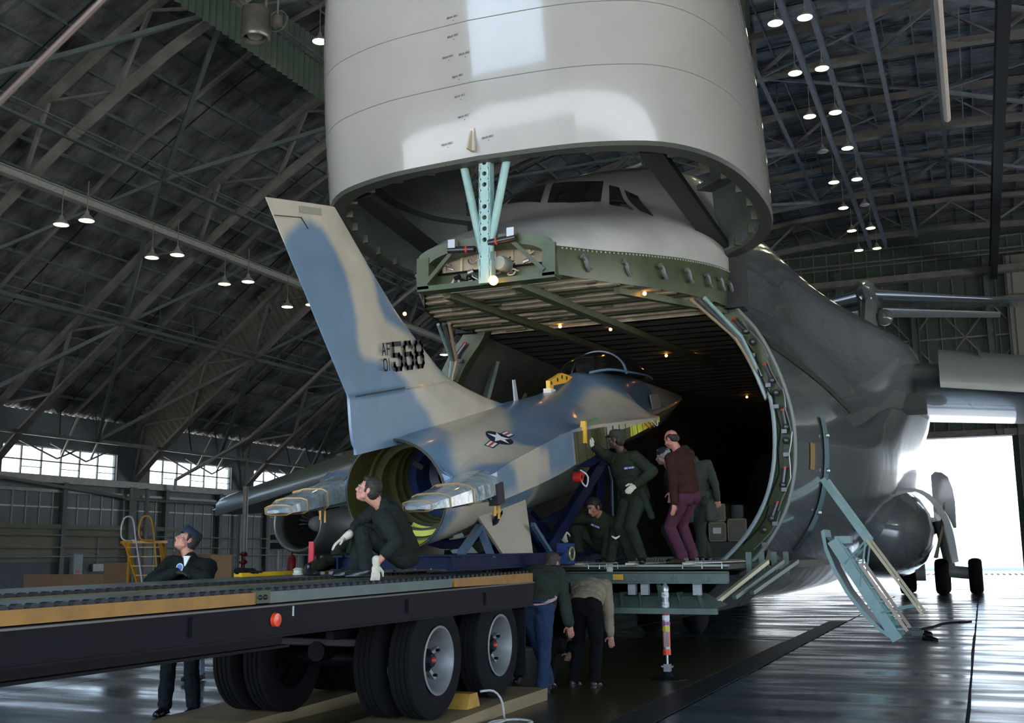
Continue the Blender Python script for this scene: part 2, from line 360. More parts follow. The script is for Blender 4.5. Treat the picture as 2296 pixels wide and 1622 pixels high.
put('wall_pipe', MB().tube([(LX+.3, 36.5, 6.0), (LX+.3, 50, 5.0), (LX+.3, 50.2, 4.9), (LX+.3, 62, 4.95)], .09, 8), m_pipe, wl, smooth=True)
for y in (50.6, 51.9, 61.0): put('wall_pipe', MB().tube([(LX+.35, y, .2), (LX+.35, y, 5.6)], .13, 8), m_pipe, wl, smooth=True)
# window band
def window(name, y0, y1, n):
    z0, z1 = 5.95, 7.45; w = put(name, MB().box((LX-.45, y0, z0), (LX-.1, y0+.14, z1)).box((LX-.45, y1-.14, z0), (LX-.1, y1, z1)), m_steelg, kind='structure')
    fr = MB(); st = (y1-y0-.28)/n
    for k in range(n+1): fr.box((LX-.34, y0+.14+k*st-.035, z0), (LX-.24, y0+.14+k*st+.035, z1))
    for z in (z0, 6.72, z1): fr.box((LX-.34, y0+.14, z-.035), (LX-.24, y1-.14, z+.035))
    put('muntin', fr, m_steelg, w); first = None
    for k in range(n):
        for z in ((z0, 6.72), (6.72, z1)): put('pane', MB().box((LX-.30, y0+.14+k*st+.035, z[0]+.035), (LX-.28, y0+.14+(k+1)*st-.035, z[1]-.035)), m_pane, w)
        if k % 2: put('vent_bar', MB().box((LX-.34, y0+.14+k*st, 6.33), (LX-.24, y0+.14+(k+1)*st, 6.37)), m_steelg, w)
for k, (a, b) in enumerate(((31.2, 39.6), (41.4, 49.9), (52.4, 60.6), (62.8, 71.2), (73.2, 81.6), (83.6, 90.6))):
    window('window_%d' % (k+1), a, b, 6)
mb = MB()
for a, b in ((Y0, 31.2), (39.6, 41.4), (49.9, 52.4), (60.6, 62.8), (71.2, 73.2), (81.6, 83.6)): mb.box((LX-.5, a, 5.95), (LX-.1, b, 7.45))
put('pier', mb, m_wallp, wl)
# slender struts in front of the windows
for y in (31.5, 36, 44.5, 46.6, 55.5, 57.5, 65.5, 67.5):
    put('window_strut', MB().beam((LX+.9, y, 6.9), (LX+2.8, y-.9, 8.8), .1, .1), m_mull, ceil_)
    put('window_strut', MB().beam((LX+.6, y, 6.8), (LX+.6, y+2.6, 7.9), .08, .08), m_steel, ceil_); put('window_strut', MB().beam((LX+.6, y, 6.8), (LX+.6, y-2.6, 7.6), .08, .08), m_steel, ceil_)
# ---- right wall, outside the frame but it shades and lights the aircraft flank
wr = put('wall_right', MB().box((RX, Y0, 0), (RX+.4, -5, 9.5)).box((RX, -5, 0), (RX+.4, 84, .6)).box((RX, -5, 9.2), (RX+.4, 84, 9.5)).box((RX, 84, 0), (RX+.4, Y1, 9.5)), m_wallp, kind='structure')
for y in range(-5, 85, 8): put('wall_post', MB().box((RX+.05, y-.1, .6), (RX+.25, y+.1, 9.2)), m_steel, wr)
# ---- front wall (behind the camera) with an opening notched to shape the visor's reflection, and the rear wall
mb = MB(); DX0, DX1, DZ = -22, 18, 8.6; NX0, NX1, NZ = -13.7, -8.0, 15.5
def gable(mb, y, x0, x1, z, t=.3):   # wall above and beside an opening
    mb.box((LX-.4, y, 0), (x0, y+t, z)); mb.box((x1, y, 0), (RX+.4, y+t, z))
    pts = [(p.x, y, p.z+.4) for p in RS[::6]]+[(RS[-1].x, y, RS[-1].z+.4)]
    for a, b in zip(pts, pts[1:]):
        za, zb = max(a[2], z), max(b[2], z)
        mb.hexa([(a[0], y, min(z, za)), (b[0], y, min(z, zb)), (b[0], y+t, min(z, zb)), (a[0], y+t, min(z, za)), (a[0], y, za+.02), (b[0], y, zb+.02), (b[0], y+t, zb+.02), (a[0], y+t, za+.02)])

gable(mb, Y0, DX0, DX1, DZ); mb.f = []; mb.v = []
def cols(xa, xb, zb):
    n = max(1, int((xb-xa)/4)); tab = [(p.x, p.z+.4) for p in RS[::3]]
    for k in range(n):
        a, b = lerp(xa, xb, k/n), lerp(xa, xb, (k+1)/n); za, zc = max(interp(tab, a), zb+.01), max(interp(tab, b), zb+.01)
        mb.hexa([(a, Y0, zb), (b, Y0, zb), (b, Y0+.3, zb), (a, Y0+.3, zb), (a, Y0, za), (b, Y0, zc), (b, Y0+.3, zc), (a, Y0+.3, za)])
cols(LX-.4, DX0, 0); cols(DX0, NX0, DZ); cols(NX0, NX1, NZ); cols(NX1, DX1, DZ); cols(DX1, RX+.4, 0); mb.box((NX0, Y0, DZ), (NX1, Y0+.3, DZ+1.5))  # last box: crossbeam added in the notch for a dark band in the reflection
put('wall_front', mb, m_corr, kind='structure')
mb = MB(); gable(mb, Y1, -17.5, 2.7, 10.1); wb = put('wall_back', mb, m_corrg, kind='structure')
xs = [-17.5+k*1.05 for k in range(0, 52)]; xs2 = [-40+k*1.05 for k in range(0, 22)]
for x in xs+xs2:
    put('wall_rib', MB().box((x, Y1-.14, 10.3), (x+.07, Y1-.02, 26)), m_steel if random.random() < .7 else m_steelg, wb)
for z, h, d in ((10.1, .5, .5), (12.6, .12, .2), (15.2, .14, .3), (17.8, .14, .3), (20.4, .35, .9), (22.6, .5, 1.4), (24.6, .14, .3), (25.6, .12, .3)):
    put('girt', MB().box((-40, Y1-.1-d, z), (34, Y1-.1, z+h)), m_steel, wb)
for x in (-14.5, -9.2, -3.6, 1.9, 3.4, 5.2, 9): put('wall_column', MB().ibeam((x, Y1-.5, 0 if x > 2.7 else 10.2), (x, Y1-.5, 24), .35, .5, .05, up=(1, 0, 0)), m_steelg, wb)
for x in range(-30, 20, 4):
    put('wall_brace', MB().beam((x, Y1-.4, 15.3), (x+4, Y1-.4, 20.4), .1, .1), m_steel, wb); put('wall_brace', MB().beam((x+4, Y1-.4, 15.3), (x, Y1-.4, 20.4), .1, .1), m_steel, wb)
    put('rail_bar', MB().box((x, Y1-1.5, 24.0), (x+4, Y1-1.45, 24.08)), m_steel, wb)
put('door_panel', MB().box((3.3, Y1-.6, 12), (12, Y1-.5, 24)), mat('pale wall sheet', (.26, .24, .21), .6), wb, label='paler sheeted panel')
mb = MB(); mb.box((2.72, Y1+1.0, 0), (2.9, Y1+1.2, 10))
for k in range(9): mb.beam((2.8, Y1+1.1, k*1.1), (4.2, Y1+1.1, (k+1)*1.1), .06, .06); mb.box((2.8, Y1+1.05, k*1.1), (4.3, Y1+1.15, k*1.1+.07))
mb.box((4.2, Y1+1.0, 0), (4.35, Y1+1.2, 10)); put('door_lattice', mb, mat('white lattice', (.7, .7, .7), .5), wb)
d = put('door_1', MB().box((-17.6, Y1+.3, 0), (-17.4, Y1+.6, 10.1)).box((2.7, Y1+.3, 0), (2.95, Y1+.6, 10.1)).box((-17.6, Y1+.3, 10.1), (2.95, Y1+.6, 10.4)), m_steelg, kind='structure')
d = put('door_2', MB().box((DX0-.4, Y0-.3, 0), (DX0, Y0, DZ)).box((DX1, Y0-.3, 0), (DX1+.4, Y0, DZ)).box((DX0-.4, Y0-.3, DZ), (DX1+.4, Y0, DZ+.4)), m_steelg, kind='structure')
# ---- unseen hangars added behind the camera to shape the visor's reflection
for n_, (x0, x1, y, h) in enumerate(((-150, -9, -110, 12), (-8, 140, -125, 11))):
    bl_ = put('added_hangar', MB().box((x0, y-40, 0), (x1, y, h)), mat('added hangar', (.10, .10, .10), .8), loc=((x0+x1)/2, y, 0)); tag(bl_, ('wide', 'tall')[n_]+' grey hangar added across the apron for reflections, '+('left', 'right')[n_]+' of the pair', 'building')
# ---- pendant lamps
m_shade = mat('lamp shade', (.35, .36, .33), .4, metal=.3); m_bulb = mat('lamp glow', (1, 1, .8), .5, emit=((1.0, 1.0, .55), 8.0)); m_bulbw = mat('warm lamp glow', (1, .9, .6), .5, emit=((1.0, .78, .38), 8.0)); m_off = mat('unlit lamp', (.25, .22, .2), .4)
def lamp(first=[]):
    pass
_proto = {}
def lamp_at(x, y, z, label, state='on', group='pendant lamps under the roof'):
    if state not in _proto:
        t = root('pendant_lamp', label, 'lamp', (0, 0, 0), group)
        put('lamp_shade', MB().lathe([(.27, 0), (.28, .03), (.20, .14), (.09, .24), (.07, .34), (.03, .38)], n=16), m_shade, t, smooth=True)
        put('bulb', MB().lathe([(.001, -.03), (.15, -.02), (.265, .015), (.001, .03)], n=16), {'on': m_bulb, 'warm': m_bulbw, 'off': m_off}[state], t, smooth=True)
        put('hanger', MB().tube([(0, 0, .36), (0, 0, 1.5)], .018, 6), m_steel, t)
        _proto[state] = t
    else: t = copy_tree(_proto[state])
    t.location = (x, y, z); t['label'] = label; t['group'] = group; return t
ordn = ['nearest', 'second', 'third', 'fourth', 'fifth', 'sixth', 'seventh', 'eighth', 'ninth']
_L = []   # (x,y,z,label,state)
RL = [(-5.5, 37.9), (-5.5, 42.5), (-5.6, 47.3), (-5.65, 52, 'off'), (-5.7, 56.8), (-5.75, 61.5), (-5.8, 66.3), (-5.85, 71)]
RR = [(-4.45, 37.9), (-4.45, 42.5), (-4.5, 47.3), (-4.5, 52), (-4.55, 56.8), (-4.6, 61.5, 'off'), (-4.7, 66.2), (-4.75, 71)]
for n, q in enumerate(RL): lamp_at(q[0], q[1], 20.5, ('unlit' if len(q) > 2 else 'lit')+' pendant lamp, '+ordn[n]+' of the left row along the twin roof beams', 'off' if len(q) > 2 else 'on', 'lamps along the twin roof beams')
for n, q in enumerate(RR): lamp_at(q[0], q[1], 20.5, ('unlit' if len(q) > 2 else 'lit')+' pendant lamp, '+ordn[n]+' of the right row along the twin roof beams', 'off' if len(q) > 2 else 'on', 'lamps along the twin roof beams')
for n, (px, y, st) in enumerate(((-30.0, 28.9, 'on'), (-30.1, 33.8, 'warm'), (-30.2, 38.6, 'on'), (-30.3, 43.6, 'on'))): lamp_at(px, y, 13.5, 'lit pendant lamp, '+ordn[n]+' of the outer row over the left wing', st, 'lamps over the left wing')
for n, (px, y, st) in enumerate(((-28.8, 28.9, 'on'), (-28.9, 33.9, 'on'), (-29.0, 38.7, 'warm'), (-29.0, 43.7, 'on'))): lamp_at(px, y, 13.5, 'lit pendant lamp, '+ordn[n]+' of the inner row over the left wing', st, 'lamps over the left wing')
lamp_at(-21.4, 32.4, 20.5, 'single lit pendant lamp just left of the raised nose visor', 'on')
lamp_at(-29.2, 58.5, 13.5, 'lit pendant lamp seen between the tail fin and the aircraft body', 'on')
lamp_at(-15.5, 44.5, 20.5, 'lit pendant lamp seen past the perforated strut above the cockpit', 'on')
# heater fans
t = root('roof_fan', 'large cylindrical grey fan hanging from the roof at upper left', 'fan', (-18.4, 24.5, 16.4))
put('fan_body', MB().lathe([(.36, .95), (.40, .9), (.41, .25), (.44, .2), (.44, .05), (.40, 0), (.34, .02), (.33, .5)], o=(-18.4, 24.5, 16.4), n=20), mat('fan metal', (.22, .21, .18), .35, metal=.5, var=.3), t, smooth=True)
put('fan_cone', MB().lathe([(.3, .15), (.2, .02), (.05, .0), (.001, .0)], o=(-18.4, 24.5, 16.45), n=16), mat('fan cone', (.5, .46, .4), .3, metal=.6), t, smooth=True)
for s in (-.35, .35): put('bracket', MB().beam((-18.4+s, 24.5, 17.3), (-18.4+s, 24.5, 19.2), .05, .05), m_steel, t)
t = root('roof_fan', 'small round fan motor hanging beside the large roof fan', 'fan', (-17.85, 24.8, 16.9))
put('fan_body', MB().lathe([(.13, .3), (.16, .25), (.17, .0), (.1, -.05), (.001, -.06)], o=(-17.85, 24.8, 16.85), n=14), MATS['fan metal'], t, smooth=True)
put('bracket', MB().tube([(-17.85, 24.8, 17.1), (-17.85, 24.8, 18.5)], .03, 6), m_steel, t)
put('guard_ring', MB().tube([(-17.85+.33*math.cos(a), 24.8, 17.0+.33*math.sin(a)) for a in [i*math.pi/6 for i in range(12)]], .012, 5, closed=True), m_steel, t)
# ================================================================ CARGO AIRCRAFT
CX = -5.7
m_skin = mat('aircraft grey gloss', (.55, .56, .52), .24, var=.12, vscale=.8, bump=.12, bscale=.9, coat=.5, bdist=.03, detail=2)
m_visor = mat('visor grey gloss', (.315, .315, .30), .17, var=.10, vscale=.5, bump=.22, bscale=1.6, coat=.7, bdist=.03, detail=6)
m_skind = mat('aircraft dark grey gloss', (.15, .17, .18), .16, var=.15, vscale=.8, bump=.16, bscale=1.3, coat=.8, bdist=.03, detail=3)
m_wing = mat('wing grey green', (.17, .20, .195), .42, var=.15, vscale=.7, coat=.2)
m_olived = mat('olive deck paint', (.055, .075, .03), .38, var=.3, vscale=3)
m_black = mat('black anti glare green', (.035, .045, .03), .5, var=.2)
m_inner = mat('visor lining', (.11, .13, .125), .55, var=.35, vscale=1.6, bump=.3, bscale=4)
m_lining = mat('quilted hold lining', (.12, .125, .105), .7, var=.4, vscale=2, bump=.6, bscale=5, bdist=.04)
m_frame = mat('primer coloured frame', (.66, .58, .42), .5, var=.4, vscale=4)
m_frameg = mat('green primer beam', (.10, .12, .065), .45, var=.3, vscale=4)
m_cream2 = mat('cream bay panel', (.50, .43, .31), .6, var=.25, vscale=5)
m_teal = mat('pale blue green strut', (.30, .47, .45), .35, var=.15, vscale=6)
m_glass = mat('dark cockpit glass', (.008, .009, .01), .06, spec=.6)
m_chrome = mat('bright metal', (.42, .42, .42), .38, metal=.8)
m_red = mat('red band', (.5, .03, .02), .4)
m_orng = mat('hold lamp', (1, .5, .1), .4, emit=((1, .42, .08), 4.0))
m_rubber = mat('black rubber', (.006, .006, .0075), .9, spec=.25, var=.2, vscale=8)
ac = root('cargo_aircraft', 'huge grey cargo aircraft with raised nose visor and open hold, nose toward the camera', 'aircraft', (CX, 17, 0))
SEC = {
 17: [(0,.62),(1.13,.69),(1.84,.94),(2.55,1.5),(2.95,2.07),(3.13,2.6),(3.19,3.14),(3.16,3.69),(2.99,4.33),(2.71,4.95),(2.34,5.46),(2.22,6.0),(2.05,6.55),(1.65,7.05),(1.0,7.4),(0,7.55)],
 27: [(0,.45),(1.5,.6),(2.3,.95),(2.95,1.5),(3.4,2.2),(3.58,2.8),(3.65,3.4),(3.6,4.0),(3.36,4.8),(2.98,5.5),(2.62,6.1),(2.45,6.7),(2.3,7.3),(2.0,8.1),(1.3,8.9),(0,9.2)],
 50: [(0,.6),(1.5,.7),(2.3,1.0),(2.95,1.5),(3.4,2.2),(3.58,2.8),(3.65,3.4),(3.6,4.0),(3.36,4.8),(2.98,5.5),(2.62,6.1),(2.45,6.7),(2.3,7.3),(2.0,8.1),(1.3,8.9),(0,9.2)],
 62: [(0,3.2),(1.0,3.3),(1.6,3.5),(2.0,3.9),(2.3,4.4),(2.45,4.9),(2.5,5.3),(2.45,5.8),(2.3,6.3),(2.1,6.8),(1.9,7.2),(1.8,7.6),(1.6,8.0),(1.3,8.5),(.8,8.95),(0,9.15)],
 76: [(0,6.6),(.2,6.62),(.35,6.7),(.5,6.8),(.6,7.0),(.65,7.2),(.66,7.4),(.65,7.6),(.6,7.8),(.55,8.0),(.5,8.2),(.45,8.4),(.4,8.6),(.3,8.8),(.15,8.95),(0,9.0)]}
SK = sorted(SEC)
def sstep(a, b, x): t = min(1, max(0, (x-a)/(b-a))); return t*t*(3-2*t)
def blend(y):
    for a, b in zip(SK, SK[1:]):
        if y <= b: t = (y-a)/(b-a); t = math.sin(t*math.pi/2) if a == 17 else (t*t*(3-2*t) if b < 70 else t); return [(lerp(p[0], q[0], t), lerp(p[1], q[1], t)) for p, q in zip(SEC[a], SEC[b])]
    return SEC[SK[-1]]
def bulge(y, z):
    e = 2.05*sstep(22.5, 31.5, y)*(1-sstep(40, 52, y)); zc = 6.75; return e*math.exp(-((z-zc)/(1.05 if z > zc else 1.75))**2)
def section(y, n=61, off=0):
    full = blend(min(max(y, 17), 76))
    half = curve_pts([(x, 0, z) for x, z in full], n)
    if off: half = [Vector((max(p.x-off, 0) if 0 < i < n-1 else 0, 0, p.z+(off if i < n/2 else -off)*.5)) for i, p in enumerate(half)]
    half = [Vector((p.x+(bulge(y, p.z) if 0 < i < n-1 else 0)*min(1, p.x/1.6), 0, p.z)) for i, p in enumerate(half)]
    loop = [(CX+p.x, y, p.z) for p in half]+[(CX-p.x, y, p.z) for p in half[-2:0:-1]]
    return loop
ys = [17+.5*i for i in range(8)]+[21+i for i in range(0, 56)]
fus = put('fuselage', MB().quadgrid([section(y) for y in ys], close_u=True), m_skind, ac, smooth=True, auto=60)
# paint: light grey upper, dark grey flank below a slanting line (real two-tone paint plus crown)
def paint(ob, fn):
    me = ob.data; ca = me.color_attributes.new('paint', 'FLOAT_COLOR', 'POINT'); off = origin(ob)
    for i, v in enumerate(me.vertices): ca.data[i].color = (*fn(v.co+off), 1)
# front ring bulkhead (annular face) and bevelled lining
outer = section(17, 61); inner = section(17, 61, .30)
mb = MB(); L_ = len(outer); mb.quadgrid([[(x, 16.98, z) for x, y, z in outer], [(x, 17.06, z) for x, y, z in inner], [(x, 17.30, z) for x, y, z in inner]], close_u=True)
idx = [f for f in mb.f]
keep = [f for f in mb.f if not all(mb.v[i][2] > 5.5 for i in f)]
mb.f = keep; put('nose_ring', mb, m_olived, ac, smooth=True, auto=50)
mb = MB(); mb.tube([(CX+p[0]-CX, 16.97, p[2]) for p in outer if p[2] < 5.6 and p[0] > CX], .03, 6); put('ring_seal', mb, mat('ring seal', (.2, .22, .2), .5), ac, smooth=True)
mb = MB(); mb.tube([(p[0], 17.0, p[2]) for p in inner if 1.3 < p[2] < 5.5 and p[0] > CX], .035, 6); put('ring_edge', mb, mat('pale edge', (.35, .42, .42), .4), ac, smooth=True)
def ringpt(z, k=.5, side=1, y=16.95):
    best = min(range(1, 60), key=lambda i: abs(outer[i][2]-z)); a, b = Vector(outer[best]), Vector(inner[best]); p = a.lerp(b, k); return Vector((CX+side*(p.x-CX), y, p.z))
for z in (1.75, 2.1, 2.6, 3.1, 3.55, 4.0, 4.4, 4.8, 5.2):   # visor latches round the ring
    for s in (1, -1):
        p = ringpt(z, .45, s); t = (ringpt(z+.12, .45, s)-p).normalized(); n = Vector((t.z, 0, -t.x))
        la = put('latch_actuator', MB().tube([p-t*.14, p+t*.10], .035, 8).ball(p-t*.15, .055, 8, 5), mat('latch metal', (.10, .10, .11), .35, metal=.6), ac, smooth=True)
        put('red_collar', MB().tube([p+t*.10, p+t*.13], .042, 8), m_red, la)
        put('hook_plate', MB().box((p.x-.04, 16.90, p.z-.25), (p.x+.04, 16.96, p.z-.19)), MATS['latch metal'], la)
for s in (1,):
    for k, rr in ((.2, .01), (.75, .012)):
        put('hydraulic_line', MB().tube([ringpt(z, k+.1*math.sin(z*9), s, 16.93) for z in [1.6+.12*i for i in range(31)]], rr, 5), m_chrome if k < .5 else m_rubber, ac, smooth=True)
# cargo hold
def hold(y): return [(p.x, y, p.z) for p in [Vector((CX+s*w, 0, z)) for s, w, z in ((1, 2.6, 1.42), (1, 2.85, 2.3), (1, 2.92, 3.1), (1, 2.75, 4.0), (1, 2.45, 4.8), (1, 2.2, 5.38), (-1, 2.2, 5.38), (-1, 2.45, 4.8), (-1, 2.75, 4.0), (-1, 2.92, 3.1), (-1, 2.85, 2.3), (-1, 2.6, 1.42))]]
mb = MB().quadgrid([hold(17.3+i) for i in range(28)]); put('hold_lining', mb, m_lining, ac, smooth=False, fix=False)
put('hold_floor', MB().box((CX-2.75, 16.8, 1.28), (CX+2.75, 44, 1.40)), mat('hold floor', (.18, .165, .14), .45, var=.3), ac)
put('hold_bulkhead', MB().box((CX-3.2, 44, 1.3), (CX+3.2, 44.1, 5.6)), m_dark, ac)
for i, x in enumerate((-2.3, -1.55, -.8, 0, .8, 1.55, 2.3)):   # floor roller rails
    rl = put('roller_rail', MB().box((CX+x-.06, 13.6, 1.40), (CX+x+.06, 34, 1.425)), m_frame, ac)
mb = MB()
for x in (-2.3, -1.55, -.8, 0, .8, 1.55, 2.3):
    for k in range(120): mb.box((CX+x-.05, 13.7+k*.16, 1.42), (CX+x+.05, 13.7+k*.16+.06, 1.445))
put('floor_roller', mb, mat('worn roller', (.16, .15, .13), .35, metal=.5), ac, kind='stuff')
# hold ceiling: transverse frames from the nose box right back into the hold
def deck_w(y): return interp([(12.6, .95), (13.3, 1.25), (14.2, 1.72), (15.2, 2.05), (16.3, 2.25), (17.5, 2.3), (60, 2.3)], y)
def under_z(y): return interp([(12.6, 5.05), (14, 5.14), (17, 5.38), (60, 5.38)], y)
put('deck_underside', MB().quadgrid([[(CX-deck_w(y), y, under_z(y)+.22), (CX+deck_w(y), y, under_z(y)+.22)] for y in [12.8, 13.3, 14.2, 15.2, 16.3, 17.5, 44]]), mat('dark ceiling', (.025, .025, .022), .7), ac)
y = 12.95; k = 0
while y < 36:
    w = deck_w(y)-.03; z = under_z(y)
    put('ceiling_frame', MB().box((CX-w, y, z+.02), (CX+w, y+.03, z+.22)).box((CX-w, y-.035, z), (CX+w, y+.065, z+.02)), m_frame if k % 3 else m_frameg, ac); y += .40 if y < 17 else .46; k += 1
for x0, y0, x1, y1, w in ((.35, 12.8, .9, 22, .14), (-.75, 13.0, -.55, 20, .10), (1.35, 14.0, 2.2, 17, .1)):
    put('ceiling_beam', MB().beam((CX+x0, y0, under_z(y0)-.04), (CX+x1, y1, under_z(y1)-.04), w, .10), m_frameg, ac)
rg = random.Random(4)
mb = MB()
for k in range(70):
    yy = 13.1+rg.random()*14; xx = (rg.random()*2-1)*(deck_w(yy)-.2); zz = under_z(yy)
    L2 = min(.08+rg.random()*.3, deck_w(yy)-.05-xx); mb.box((CX+xx, yy, zz-.0), (CX+xx+L2, yy+.03+rg.random()*.05, zz+.05+rg.random()*.06))
put('ceiling_fitting', mb, mat('ceiling fitting', (.27, .22, .13), .5, var=.4, vscale=9), ac, kind='stuff')
for x, y in ((-2.0, 14.1), (1.6, 14.5), (-.6, 17), (0.1, 17.6), (.3, 20.5), (.8, 20.7), (2.0, 18.2), (.6, 27), (1.0, 28), (1.4, 26.5), (1.9, 26.2), (1.75, 31), (2.1, 29)):
    put('hold_lamp', MB().ball((CX+x, y, under_z(y)-.04), .03, 8, 5), m_orng, ac)
for s in (1, -1):
    for k, (r, dx, mm) in enumerate(((.035, 0, m_chrome), (.03, -.10, mat('tan tube', (.5, .38, .24), .4)), (.03, .1, m_teal))):
        put('sill_tube', MB().tube([(CX+s*(2.1+dx), 15.6, 5.25), (CX+s*(2.45+dx*.5), 16.7, 4.85), (CX+s*(2.72), 17.0, 4.25)], r, 6), mm, ac, smooth=True)
# side wall panel of the hold visible at the left
put('sidewall_panel', MB().poly([(CX-2.86, 18, 2.2), (CX-2.86, 25, 2.2), (CX-2.6, 25, 4.6), (CX-2.6, 18, 4.6)]), mat('brown quilt panel', (.15, .13, .105), .7, var=.25), ac)
put('sidewall_post', MB().beam((CX-2.80, 19.2, 2.6), (CX-2.5, 20.0, 4.7), .12, .06), mat('tan post', (.42, .33, .27), .6), ac)
put('sidewall_post', MB().beam((CX-2.80, 17.7, 2.6), (CX-2.3, 18.1, 5.0), .5, .06), mat('grey quilt', (.13, .155, .15), .7, var=.3, vscale=6), ac)
# ---- flight deck nose
ZT = [(12.6, 5.66), (13.1, 5.92), (13.8, 6.22), (14.6, 6.50), (15.4, 6.80), (15.95, 7.08), (16.3, 7.42), (16.7, 7.77), (17.3, 8.08), (18.5, 8.40), (19.5, 8.55), (22, 8.82), (24, 8.86)]
ZB = [(12.6, 5.42), (13.5, 5.52), (15, 5.74), (16.5, 5.92), (17.5, 6.0), (22, 6.2)]
WD = [(12.6, .98), (13.1, 1.22), (13.8, 1.58), (14.6, 1.86), (15.4, 2.1), (16.3, 2.28), (17.3, 2.34), (18.2, 2.28), (19.2, 2.1), (20.5, 1.95), (24, 1.7)]
def nexp(y): return lerp(2.3, 2.9, max(0, min(1, (y-15.0)/1.4)))
def ndeck(y, t):   # t in -1..1 across
    w, zb, zt = smooth_tab(WD, y), smooth_tab(ZB, y), smooth_tab(ZT, y); a = t*math.pi/2
    ex = 2/nexp(y); cx = math.copysign(abs(math.sin(a))**ex, t); cz = abs(math.cos(a))**ex
    return (CX+w*cx, y, zb+(zt-zb)*cz)
ny = [12.6+i*.12 for i in range(50)]+[18.8+.4*i for i in range(14)]
nose = put('flight_deck_nose', MB().quadgrid([[ndeck(y, -1+2*i/48) for i in range(49)] for y in ny]), m_visor, ac, smooth=True, auto=None)
m_two = vmat('nose two tone paint', .28, coat=.5); nose.data.materials[0] = m_two
def noseP(p):
    lim = 7.86-max(0, min(p.y, 18)-17)*.15+max(0, p.y-18.2)*1.6; g = Vector((.05, .075, .045)); w = Vector((.48, .48, .455)); t = min(1, max(0, (p.z-lim)/.03+.5)); return tuple(w.lerp(g, t))
paint(nose, noseP)
# green side band and front frame of the flight deck
for s in (1, -1):
    rows = []
    for i in range(30):
        y = 12.62+i*.152; w = smooth_tab(WD, y); rows.append([(CX+s*w*1.0, y, smooth_tab(ZB, y)), (CX+s*(w+.01), y, smooth_tab(ZB, y)-.05), (CX+s*deck_w(y)*1.0, y, under_z(y))])
    sb = put('side_band', MB().quadgrid(rows), m_olived, ac, smooth=True, auto=50)
    for y in (13.05, 13.75, 14.45, 15.1, 15.75, 16.25, 16.8):
        w = deck_w(y)+.03; z = (under_z(y)+smooth_tab(ZB, y))/2; x = CX+s*(w+.03)
        put('latch_hook', MB().tube([(x, y-.05, z+.08), (x+s*.02, y+.02, z+.05), (x+s*.03, y+.05, z-.03), (x+s*.04, y+.12, z-.08), (x+s*.04, y+.18, z-.05), (x+s*.03, y+.2, z)], [.04, .035, .03, .028, .02, .01], 7), mat('hook metal', (.28, .27, .27), .3, metal=.6), sb, smooth=True)
    mb = MB()
    for i in range(60): y = 12.7+i*.07; w = smooth_tab(WD, y); z = smooth_tab(ZB, y); mb.box((CX+s*w-.012, y, z-.035), (CX+s*w+.018, y+.03, z-.015))
    put('rivet_row', mb, mat('worn rivet', (.35, .36, .33), .6), sb, kind='stuff')
FY = 12.58
mb = MB(); top = [ndeck(12.6, -1+2*i/24) for i in range(25)]; toz = lambda x: smooth_tab([(p[0], p[2]) for p in top], x)
mb.quadgrid([[(p[0], FY, p[2]) for p in top], [(CX+(p[0]-CX)*.86, FY+.01, p[2]-.13) for p in top], [(CX+(p[0]-CX)*.86, FY+.3, p[2]-.13) for p in top]])
for s in (1, -1): mb.box((CX+s*.90-.09, FY-.01, 5.03), (CX+s*.90+.09, FY+.25, 5.46))
mb.box((CX-.98, FY-.01, 5.0), (CX+.98, FY+.2, 5.07)); put('nose_frame', mb, m_olived, ac)
put('bay_panel', MB().box((CX-.82, FY+.42, 5.05), (CX+.82, FY+.45, 5.62)), m_cream2, ac, label='cream back panel of the open nose bay')
for k in range(7): put('bay_stiffener', MB().box((CX-.78+k*.25, FY+.38, 5.06), (CX-.75+k*.25, FY+.42, 5.58)), m_frame, ac)
put('bay_patch', MB().box((CX+.52, FY+.405, 5.24), (CX+.62, FY+.418, 5.32)), mat('yellow stencil', (.6, .5, .08), .6), ac)
for s in (1, -1):
    put('diagonal_strut', MB().beam((CX+s*.42, FY-.02, 5.52), (CX+s*.84, FY-.02, 5.10), .055, .04, up=(0, 1, 0)), m_olived, ac)
    act = put('rotary_actuator', MB().tube([(CX+s*.10, FY-.08, 5.50+s*.03), (CX+s*.48, FY-.08, 5.53+s*.03)], .045, 10), mat('black actuator', (.02, .02, .022), .25), ac, smooth=True)
    put('red_collar', MB().tube([(CX+s*.20, FY-.08, 5.508+s*.03), (CX+s*.225, FY-.08, 5.51+s*.03)], .05, 10), m_red, act); put('clevis', MB().box((CX+s*.42-.05, FY-.12, 5.53+s*.03), (CX+s*.42+.05, FY-.02, 5.66+s*.03)), m_chrome, act)
rg = random.Random(9)
for k in range(26):
    x = CX-.6+rg.random()*1.2; z = 5.12+rg.random()*.32; pts = [Vector((x, FY+.3, z))]
    for _ in range(5): pts.append(pts[-1]+Vector(((rg.random()-.5)*.22, (rg.random()-.5)*.1, (rg.random()-.5)*.12)))
    pts = [Vector((min(max(p.x, CX-.75), CX+.75), min(max(p.y, FY+.1), FY+.4), min(max(p.z, 5.08), 5.5))) for p in pts]
    put('bay_hose', MB().tube(curve_pts(pts, 16), .008+rg.random()*.008, 6), (m_chrome, m_rubber, m_frame)[k % 3], ac, smooth=True)
put('gear_motor', MB().lathe([(.001, 0), (.09, 0), (.1, .03), (.1, .18), (.07, .22), (.001, .22)], o=(CX+.2, FY+.02, 5.28), ax=(.2, 1, 0), n=16), mat('grey motor', (.25, .29, .27), .4), ac, smooth=True)
